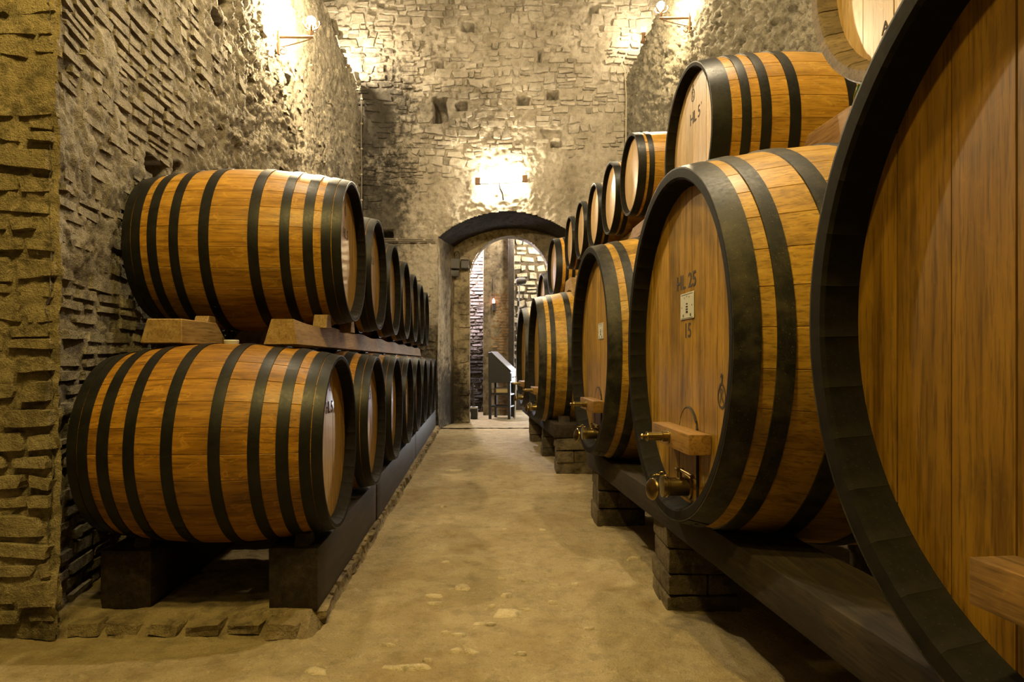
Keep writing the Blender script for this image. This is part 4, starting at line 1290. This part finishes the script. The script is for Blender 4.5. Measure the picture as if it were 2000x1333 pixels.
timber('floor_beam', 'far front timber under the left barrels, by the arch', 'beam', -1.29, -1.058, 7.21, 10.8, 0.065, 0.350, SL, M['beam_dark'], 'timbers under the lower left tier', 0.004, 3)
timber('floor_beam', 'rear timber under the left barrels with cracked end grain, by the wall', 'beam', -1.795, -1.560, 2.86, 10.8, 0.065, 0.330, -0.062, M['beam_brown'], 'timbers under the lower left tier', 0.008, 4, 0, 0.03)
# ---- upper runner beam between the left tiers and short saddles by the wall
def trap_beam(name, label, x0, x1, y0, y1, z0, z1, flare, slope, mat, group, scallop=0.0, pitch=1.04, ph=0.0):
    V = []; F = []
    n = max(2, int((y1 - y0) / 0.05))
    for i in range(n + 1):
        y = (y1 - y0) * i / n; q = slope * y
        dz = scallop * (0.5 - 0.5 * math.cos(2 * PI * (y - ph) / pitch))
        V += [(x0 + q - flare, y, z0), (x1 + q + flare * 0.5, y, z0), (x1 + q, y, z1 - dz), (x0 + q, y, z1 - dz)]
    for i in range(n):
        a = i * 4
        for k in range(4):
            F.append((a + k, a + (k + 1) % 4, a + 4 + (k + 1) % 4, a + 4 + k))
    F.append((3, 2, 1, 0)); e = n * 4; F.append((e, e + 1, e + 2, e + 3))
    bm = bmesh.new(); bv = [bm.verts.new(v) for v in V]
    for f in F:
        bm.faces.new([bv[i] for i in f])
    bmesh.ops.recalc_face_normals(bm, faces=bm.faces[:])
    o = MB().bm(bm).build(name, mat, None, (0, y0, 0), None, 0.5)
    return tag(o, label, 'beam', group)
trap_beam('runner_beam', 'long pale runner beam between the two left tiers, bevelled end showing', -1.100, -1.000, 3.02, 10.5, 1.226, 1.345, 0.035, -0.062, M['runner'], 'runners between the left tiers', 0.014, 1.035, 0.85)
for i in range(7):
    y0 = 3.0 + 1.05 * i
    x0 = -1.66 - 0.06 * 1.05 * i
    mb = MB().prism([(0, 0), (0.50, 0), (0.36, 0.112), (0.0, 0.112)] if i == 0 else [(0, 0), (0.52, 0), (0.38, 0.112), (0.14, 0.112)], 0.0, 0.16, 'x', 0, 0.004)
    V = [(a - (0.03 if c < 0.05 and a < 0.08 else 0), b, c) for a, b, c in mb.v]; mb.v = V
    o = mb.build('saddle_block', M['runner'], None, (x0, y0, 1.229), None, 0.5)
    tag(o, 'nearest sloping saddle block by the wall between the left tiers' if i == 0 else f'{ORD[i]} saddle block by the wall between the left tiers', 'block', 'saddle blocks between the left tiers')
# wedges that hold the barrels
def chock(loc, w_, l_, h_, label, group, mat='runner', rz=0.0):
    mb = MB().prism([(-l_ / 2, 0), (l_ / 2, 0), (l_ * 0.28, h_), (-l_ * 0.22, h_)], -w_ / 2, w_ / 2, 'x', 0, 0.003)
    return tag(mb.build('chock', M[mat], None, loc, (0, 0, rz), 0.5), label, 'wedge', group)
chock((-0.92, 2.93, 0.336), 0.065, 0.10, 0.055, 'small wedge on the front floor timber under the nearest left barrel', 'wedges of the left tiers', 'beam_brown')
chock((-1.63, 2.95, 0.328), 0.07, 0.10, 0.075, 'small wedge on the rear floor timber under the nearest left barrel', 'wedges of the left tiers', 'beam_brown')
for i, (y, x) in enumerate(upp):
    for dy in (-0.27, 0.27):
        if i == 0:
            e = 'near' if dy < 0 else 'far'
            chock((x - 0.115, y + dy, 1.325), 0.075, 0.11, 0.075, f'wedge on the runner at the {e} side of the {ORD[i]} upper left barrel', 'wedges of the left tiers')
chock((-1.59, 3.42, 1.315), 0.07, 0.14, 0.065, 'wedge on the saddle block at the wall under the upper left barrel', 'wedges of the left tiers')

# ---- right floor beams on stone piers
def XB(y): return 0.705 - 0.073 * (y - 3.03)
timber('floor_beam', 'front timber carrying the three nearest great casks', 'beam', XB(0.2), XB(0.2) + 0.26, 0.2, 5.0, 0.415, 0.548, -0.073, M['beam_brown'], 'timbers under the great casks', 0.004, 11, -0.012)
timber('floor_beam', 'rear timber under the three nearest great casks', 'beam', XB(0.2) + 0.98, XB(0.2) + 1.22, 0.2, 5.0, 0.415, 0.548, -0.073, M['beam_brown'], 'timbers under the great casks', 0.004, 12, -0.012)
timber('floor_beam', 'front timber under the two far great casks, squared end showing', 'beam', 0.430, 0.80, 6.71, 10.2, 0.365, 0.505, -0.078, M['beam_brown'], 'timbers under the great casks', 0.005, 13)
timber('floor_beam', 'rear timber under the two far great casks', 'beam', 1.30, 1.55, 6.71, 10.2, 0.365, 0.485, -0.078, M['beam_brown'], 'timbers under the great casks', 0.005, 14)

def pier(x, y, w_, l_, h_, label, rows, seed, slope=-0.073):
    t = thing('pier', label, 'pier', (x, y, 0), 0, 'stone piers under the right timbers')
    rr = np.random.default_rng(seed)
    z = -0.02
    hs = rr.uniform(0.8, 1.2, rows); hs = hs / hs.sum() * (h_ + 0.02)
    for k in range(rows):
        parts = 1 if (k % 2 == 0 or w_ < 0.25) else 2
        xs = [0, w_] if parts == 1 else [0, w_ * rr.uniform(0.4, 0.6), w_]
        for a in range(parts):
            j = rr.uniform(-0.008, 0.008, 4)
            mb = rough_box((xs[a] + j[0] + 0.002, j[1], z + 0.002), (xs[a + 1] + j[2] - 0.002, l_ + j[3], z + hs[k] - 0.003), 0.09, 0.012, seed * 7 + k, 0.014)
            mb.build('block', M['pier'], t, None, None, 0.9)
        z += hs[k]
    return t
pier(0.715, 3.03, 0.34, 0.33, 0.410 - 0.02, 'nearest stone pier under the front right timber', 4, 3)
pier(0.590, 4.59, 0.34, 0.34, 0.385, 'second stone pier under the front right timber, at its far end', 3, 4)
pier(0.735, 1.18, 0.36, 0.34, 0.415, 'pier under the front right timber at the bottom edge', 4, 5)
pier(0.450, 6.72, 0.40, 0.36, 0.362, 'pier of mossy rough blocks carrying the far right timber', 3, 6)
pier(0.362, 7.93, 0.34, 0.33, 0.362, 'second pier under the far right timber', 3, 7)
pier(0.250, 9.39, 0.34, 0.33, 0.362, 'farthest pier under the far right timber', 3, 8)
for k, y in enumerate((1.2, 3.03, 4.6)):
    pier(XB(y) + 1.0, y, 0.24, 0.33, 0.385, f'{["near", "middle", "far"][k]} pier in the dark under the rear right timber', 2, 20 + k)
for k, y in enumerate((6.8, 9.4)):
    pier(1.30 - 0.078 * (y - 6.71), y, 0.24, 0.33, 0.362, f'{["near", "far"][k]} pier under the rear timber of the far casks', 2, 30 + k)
# wedges on the right timbers
chock((0.55, 7.02, 0.50), 0.12, 0.16, 0.06, 'wedge on the far right timber against the great cask', 'wedges of the right row', 'beam_brown')

# ---- saddles and runners that carry the upper right tier
def cask_saddle(t, a0, a1, half_top, half_bot, ztop, label, mat='saddle'):
    """block whose foot follows the cask, in the cask's own frame, but standing free"""
    sp = SPEC['big']; am = a0 if a0 < sp['L'] / 2 else a1
    R = max(profile(a0, sp['L'], sp['Rh'], sp['Rb']), profile(a1, sp['L'], sp['Rh'], sp['Rb'])) + 0.007
    pts = [(-half_top, ztop), (half_top, ztop)]
    for y in SPR(half_bot, -half_bot, 11):
        pts.append((y, math.sqrt(R * R - y * y)))
    mb = MB().prism(pts, a0, a1, 'x', 0, 0.003)
    o = mb.build('saddle_block', M[mat], None, t.location, t.rotation_euler, 0.5)
    return tag(o, label, 'block', 'saddle blocks on the great casks')
cask_saddle(cA, 0.48, 0.64, 0.14, 0.34, 0.90, 'saddle block on top of the nearest great cask')
cask_saddle(cB, 0.66, 0.82, 0.16, 0.36, 0.91, 'triangular saddle block on top of the HL 25 cask')
cask_saddle(cC, 0.36, 0.52, 0.20, 0.48, 0.865, 'long sloping saddle block on top of the third great cask')
cask_saddle(cD, 0.40, 0.54, 0.20, 0.38, 0.905, 'pale saddle block on top of the great cask beyond the gap', 'runner')
trap_beam('runner_beam', 'runner beam carrying the small casks, pale sawn end showing', 0.985, 1.075, 4.72, 8.05, 0.945 + CAMZ, 1.03 + CAMZ, 0.012, -0.064, M['runner'], 'runners under the small casks')
trap_beam('runner_beam', 'rear runner beam carrying the small casks', 1.50, 1.59, 4.72, 8.05, 0.945 + CAMZ, 1.03 + CAMZ, 0.012, -0.064, M['runner'], 'runners under the small casks')
# stand under the farthest upper barrels
mb = MB().box((0.75, 10.16, 0.0), (1.3, 10.72, 0.62 + CAMZ - 0.12), 0, 0.02)
tag(mb.build('timber_stand', M['beam_brown']), 'dark timber stand under the farthest upper right barrel', 'stand')
# green bottle behind the casks
mb = MB().lathe([(0, 0.058), (0.008, 0.063), (0.10, 0.063), (0.135, 0.054), (0.155, 0.034), (0.165, 0.020), (0.20, 0.018), (0.205, 0.022), (0.215, 0.022)], (0, 0, 1), (0, 0, 0), 24)
tag(mb.build('bottle', M['green'], None, (1.445, 2.66, 0.975 + CAMZ)), 'green glass bottle peeping out between the upper right barrels', 'bottle')

# ================================================================== LAMPS, CABLES
def sphere_bm(r, loc, sub=2):
    bm = bmesh.new(); bmesh.ops.create_icosphere(bm, subdivisions=sub, radius=r)
    bmesh.ops.translate(bm, verts=bm.verts[:], vec=loc)
    return bm
def bulb_strength(power, r): return power / (PI * 4 * PI * r * r)

def bracket_lamp(x, y, z, sgn, reach, power, label):
    """x,y,z: foot of the bracket on the wall; sgn: +1 reaches to +X"""
    t = thing('bracket_lamp', label, 'lamp', (x, y, z), 0, None)
    MB().box((-0.012, -0.015, -0.17), (0.012, 0.015, 0.06), 0, 0.003).build('wall_plate', M['iron'], t)
    MB().tube([(0, 0, 0), (sgn * reach, 0, 0.0)], 0.014, 10).build('arm', M['iron'], t)
    path = [(sgn * 0.96 * reach, 0, -0.012)] + [(sgn * reach * (0.96 - 0.90 * s), 0, -0.012 - 0.085 * s**0.8) for s in SPR(0.1, 1.0, 8)]
    cx_, cz_ = sgn * reach * 0.06 + sgn * 0.02, -0.135
    for k in range(16):
        a = PI / 2 + sgn * 0 + k * 0.55; r = 0.040 * (1 - k / 22)
        path.append((cx_ - sgn * r * math.cos(a) , 0, cz_ + r * math.sin(a)))
    MB().tube(path, 0.005, 6).build('scroll', M['iron'], t)
    bx = sgn * reach * 0.94
    MB().lathe([(0.0, 0.012), (0.05, 0.02), (0.10, 0.022), (0.102, 0.01)], (0, 0, 1), (bx, 0, 0.01), 14).build('lamp_holder', M['iron'], t)
    # curled leaves round the holder
    mb = MB()
    for k in range(5):
        a = 2 * PI * k / 5
        mb.tube([(bx + math.cos(a) * r, math.sin(a) * r, h) for r, h in ((0.015, 0.06), (0.055, 0.075), (0.085, 0.12), (0.075, 0.15))], [0.008, 0.009, 0.007, 0.003], 6)
    mb.build('leaf_ring', M['iron'], t)
    r = 0.042
    mb = MB().bm(sphere_bm(r, (bx, 0, 0.155)))
    mb.build('bulb', emit('bulb_glow', (1.0, 0.80, 0.48), bulb_strength(power, r)), t, smooth=3.2)
    return t
yl = 6.30
bracket_lamp(XL(yl) + 0.02, yl, CAMZ + 3.09, 1, 0.33, BULB_POWER['left'], 'wrought iron bracket lamp with glowing bulb on the left wall')
yr = 7.88
bracket_lamp(XR(yr) - 0.02, yr, CAMZ + 4.09, -1, 0.36, BULB_POWER['right'], 'wrought iron bracket lamp high on the right wall')
# end lamp: a tube between two end caps, on a bent arm above the arch
lx, lz = (979 - 1000) / 1290 * 10.86, CAMZ + (705 - 352) / 1290 * 10.86
t = thing('tube_lamp', 'glowing tube lamp with two square end caps above the arch', 'lamp', (lx, 10.86, lz), 0)
for s, zz in ((-1, -0.02), (1, 0.02)):
    MB().box((s * 0.385 - 0.045, -0.04, zz - 0.055), (s * 0.385 + 0.045, 0.04, zz + 0.055), 0, 0.006).build('end_cap', M['iron'], t)
MB().tube([(-0.36, -0.03, -0.075), (0.36, -0.03, -0.04)], 0.009, 8).build('rail', M['iron_dark'], t)
tr, tl = 0.020, 0.66
MB().tube([(-0.335, 0, -0.015), (0.335, 0, 0.015)], tr, 12).build('glow_tube', emit('tube_glow', (1.0, 0.86, 0.60), BULB_POWER['end'] / (PI * 2 * PI * tr * tl)), t)
MB().tube([(-0.03, -0.02, -0.065), (-0.02, 0.0, -0.14), (0.02, 0.05, -0.20), (0.03, 0.10, -0.30), (0.035, 0.13, -0.42)], [0.012, 0.016, 0.016, 0.014, 0.014], 8).build('arm', M['iron_dark'], t)
# ledge lamps at the top corners
def ledge_lamp(x, y, z, power, label):
    t = thing('ledge_lamp', label, 'lamp', (x, y, z), 0)
    MB().lathe([(0, 0.05), (0.02, 0.05), (0.03, 0.03), (0.12, 0.025), (0.13, 0.035), (0.16, 0.035)], (0, 0, 1), (0, 0, 0), 14).build('base', M['iron'], t)
    r = 0.04
    MB().bm(sphere_bm(r, (0, 0, 0.20))).build('bulb', emit('ledge_glow', (1.0, 0.84, 0.56), bulb_strength(power, r)), t, smooth=3.2)
ledge_lamp(-2.62, 10.55, left_top(10.55) - 0.02, BULB_POWER['ledge_left'], 'small lamp standing on the ledge in the top left corner')
ledge_lamp(2.10, 10.55, right_top(10.55) - 0.02, BULB_POWER['ledge_right'], 'small lamp standing on the ledge in the top right corner')

# cables and conduits on the end wall
def cable(path, r, label, mat, clips=()):
    t = thing('cable', label, 'cable', path[0], 0)
    o = Vector(path[0])
    MB().tube([Vector(p) - o for p in path], r, 8).build('conduit', M[mat], t)
    for c in clips:
        c = Vector(c) - o
        MB().box(c - Vector((0.018, 0.012, 0.012)), c + Vector((0.018, 0.012, 0.012)), 0, 0.003).build('clip', M['cable_pale'], t)
xc = (707 - 1000) / 1290 * 10.9
zz = lambda py, d=10.9: CAMZ + (705 - py) / 1290 * d
cable([(xc, 10.88, zz(185)), (xc - 0.01, 10.88, zz(260)), (xc, 10.88, zz(340)), (xc - 0.01, 10.88, zz(466))], 0.014, 'grey conduit running down the left corner of the end wall', 'cable', [(xc, 10.87, zz(p)) for p in (195, 243, 292, 342, 392)])
cable([(xc, 10.90, zz(466)), (-2.0, 10.90, zz(467)), (-1.30, 10.91, zz(468.5))], 0.012, 'upper of two cables running level to the left foot of the arch', 'cable', [(-1.9, 10.895, zz(468)), (-1.45, 10.895, zz(469))])
cable([(xc + 0.05, 10.87, zz(472)), (-2.0, 10.90, zz(471)), (-1.27, 10.91, zz(472))], 0.010, 'lower of two cables running level to the left foot of the arch', 'cable')
xc2 = (1222 - 1000) / 1290 * 10.85
cable([(xc2 - 0.06, 10.84, zz(130)), (xc2 - 0.01, 10.84, zz(145)), (xc2 + 0.01, 10.84, zz(190)), (xc2, 10.84, zz(330))], 0.011, 'thin pale conduit in the right corner of the end wall', 'cable_pale', [(xc2, 10.83, zz(p)) for p in (160, 235)])

# boxes on the inner arch wall
t = thing('switch_box', 'dark junction box with looped cable on the left jamb of the arch', 'box', (-1.03, 11.86, zz(515, 11.86)), 0.2)
MB().box((-0.09, -0.06, -0.10), (0.09, 0.06, 0.09), 0, 0.01).build('case', M['box_dark'], t)
MB().box((-0.10, -0.05, -0.24), (0.08, 0.06, -0.12), 0, 0.03, 2).build('lower_case', M['box_dark'], t)
MB().tube([(0.0, 0.0, 0.09), (0.0, -0.02, 0.19), (0.05, -0.02, 0.22), (0.085, -0.02, 0.17), (0.08, 0.0, 0.05)], 0.010, 8).build('cable_loop', M['iron_dark'], t)
t = thing('siren_box', 'small box with a dark grille and pale hood beside the doorway arch', 'box', (-0.845, 11.88, zz(515, 11.88)), 0)
MB().box((-0.07, -0.05, -0.09), (0.07, 0.07, 0.09), 0, 0.006).build('case', M['box_dark'], t)
MB().box((-0.075, -0.09, 0.055), (0.075, 0.07, 0.105), 0, 0.006).build('hood', M['box_tan'], t)

# ================================================================== THE ROOM BEYOND
# writing desk on tall legs
DY = 12.75
k = DY / 1290
t = thing('writing_desk', 'tall dark writing desk with sloping top on slender legs in the doorway', 'desk', (-0.012, DY, 0.015), -0.24)
X0, X1 = (953 - 1000) * k, (998 - 1000) * k
zt, zf, zb_ = CAMZ + (705 - 690) * k, CAMZ + (705 - 728) * k, CAMZ + (705 - 750) * k
D = 0.48
MB().prism([(X0, zb_), (X1, zb_), (X1, zf), (X0 + 0.06, zt), (X0, zt)], 0, D, 'y', 0, 0.006).build('body', M['desk'], t)
lid = MB().prism([(X0 + 0.055, zt + 0.002), (X1 + 0.015, zf + 0.002), (X1 + 0.015, zf + 0.022), (X0 + 0.055, zt + 0.022)], -0.015, D + 0.015, 'y', 0, 0.003)
lid.build('lid', M['desk_edge'], t)
dr = MB().box((X1 + 0.001, 0.03, zb_ + 0.03), (X1 + 0.014, D - 0.03, zf - 0.03), 0, 0.004).build('drawer', M['desk_edge'], t)
for yy in (0.14, 0.34):
    MB().bm(sphere_bm(0.013, (X1 + 0.024, yy, (zb_ + zf) / 2))).build('knob', M['iron_dark'], dr)
for xx in (X0 + 0.03, X1 - 0.03):
    for yy in (0.03, D - 0.03):
        MB().box((xx - 0.025, yy - 0.025, 0), (xx + 0.025, yy + 0.025, zb_), 0, 0.004).build('leg', M['desk'], t)
for zz_ in (CAMZ + (705 - 773) * k, CAMZ + (705 - 797) * k):
    for yy in (0.03, D - 0.03):
        MB().box((X0 + 0.03, yy - 0.012, zz_ - 0.015), (X1 - 0.03, yy + 0.012, zz_ + 0.015), 0, 0.002).build('stretcher', M['desk'], t)
    for xx in (X0 + 0.03, X1 - 0.03):
        MB().box((xx - 0.012, 0.03, zz_ - 0.015), (xx + 0.012, D - 0.03, zz_ + 0.015), 0, 0.002).build('stretcher', M['desk'], t)
zs = CAMZ + (705 - 771) * k
MB().box((X0 + 0.05, 0.04, zs - 0.006), (X1 - 0.05, D - 0.04, zs + 0.006), 0, 0.002).build('shelf', M['desk'], t)
t = thing('book', 'thick yellowed ledger lying on the shelf under the desk', 'book', ((982 - 1000) * k, DY + 0.25, 0.015 + zs + 0.006), 0)
MB().box((-0.13, -0.17, 0.012), (0.125, 0.17, 0.085), 0, 0.003).build('pages', M['book'], t)
MB().box((-0.14, -0.18, 0), (0.13, 0.18, 0.012), 0, 0.002).box((-0.14, -0.18, 0.085), (0.13, 0.18, 0.097), 0, 0.002).box((-0.145, -0.18, 0), (-0.135, 0.18, 0.097), 0, 0.002).build('cover', M['box_tan'], t)
# glowing pane added to that room, unseen behind the casks; its light lies on the floor and in the varnish of the lower heads
wn = tag(MB().box((0.46, 15.06, 0.10), (1.50, 15.09, 1.55), 0, 0).build('glow_pane_1', emit('pane_glow', (0.88, 0.93, 1.0), 5.5)), 'added glowing pane at the foot of the far stone wall', None, None, 'structure')
mb = MB()
for a, b in (((0.40, 15.04, 0.04), (0.46, 15.12, 1.61)), ((1.50, 15.04, 0.04), (1.56, 15.12, 1.61)), ((0.46, 15.04, 1.55), (1.50, 15.12, 1.61)), ((0.46, 15.04, 0.04), (1.50, 15.12, 0.10)), ((0.965, 15.04, 0.10), (0.995, 15.12, 1.55))):
    mb.box(a, b, 0, 0.004)
mb.build('pane_frame', M['beam_brown'], wn)
# dark post
tag(rough_box((-0.06, -0.06, 0.0), (0.055, 0.06, 4.15), 0.3, 0.006, 5, 0.008).build('post', M['beam_dark'], None, ((998.5 - 1000) / 1290 * 13.0, 13.42, 0.015)), 'dark upright timber post in front of the brick pillar', 'post')
# long brush leaning by the far stone wall
t = thing('long_brush', 'long white-handled brush standing head up beside the dark post', 'brush', (0.075, 12.75, 0.02), 0)
kk = 12.75 / 1290
MB().tube([(-0.02, 0, 0), (0.03, 0.05, 1.5), (0.07, 0.08, CAMZ + (705 - 557) * kk)], 0.013, 8).build('handle', M['white'], t)
MB().lathe([(0, 0.022), (0.10, 0.022)], (0, 0, 1), (0.045, 0.06, CAMZ + (705 - 600) * kk), 10).build('collar', M['iron_dark'], t)
MB().lathe([(-0.09, 0.02), (-0.07, 0.06), (0.0, 0.075), (0.10, 0.06), (0.125, 0.02)], (1, 0, 0.1), (0.085, 0.08, CAMZ + (705 - 551) * kk), 12).build('brush_head', M['box_dark'], t)
# small red lamp on the pillar
kk = 13.6 / 1290
t = thing('red_lamp', 'small dark lamp with a glowing red top hung on the brick pillar', 'lamp', ((964 - 1000) * kk, 13.64, CAMZ + (705 - 597) * kk), 0)
MB().lathe([(-0.12, 0.02), (-0.10, 0.035), (0.03, 0.035), (0.04, 0.045), (0.05, 0.03)], (0, 0, 1), (0.01, 0, 0), 12).build('body', M['iron_dark'], t)
MB().lathe([(0.05, 0.028), (0.10, 0.03), (0.14, 0.015), (0.15, 0.003)], (0, 0, 1), (0, 0, 0), 12).build('cap', emit('red_glow', (1.0, 0.22, 0.08), 3.0), t)
MB().tube([(0, 0.0, 0.15), (0, 0.02, 0.6)], 0.006, 6).build('cord', M['iron_dark'], t)
# pale crate with a coil on it
kk = 12.9 / 1290
t = thing('crate', 'pale topped square crate on the floor inside the doorway', 'crate', ((926 - 1000) * kk, 12.9, 0.015), 0)
MB().box((-0.065, -0.08, 0), (0.065, 0.08, 0.20), 0, 0.006).build('case', M['desk'], t)
MB().box((-0.072, -0.088, 0.20), (0.072, 0.088, 0.235), 0, 0.004).build('lid', M['white'], t)
MB().box((0.066, -0.075, 0.01), (0.074, 0.075, 0.20), 0, 0.003).build('side_panel', M['white'], t)
t = thing('coil', 'dark spiral coil standing upright on the pale crate', 'coil', ((924.5 - 1000) * kk, 12.9, 0.25), 0)
MB().tube([(0.028 * math.cos(a), 0.028 * math.sin(a), 0.006 + a * 0.0078) for a in np.linspace(0, 2 * PI * 8.5, 120)], 0.008, 6).build('spring', M['iron_dark'], t)
MB().tube([(0, 0, 0), (0, 0, 0.46)], 0.010, 8).build('rod', M['iron'], t)
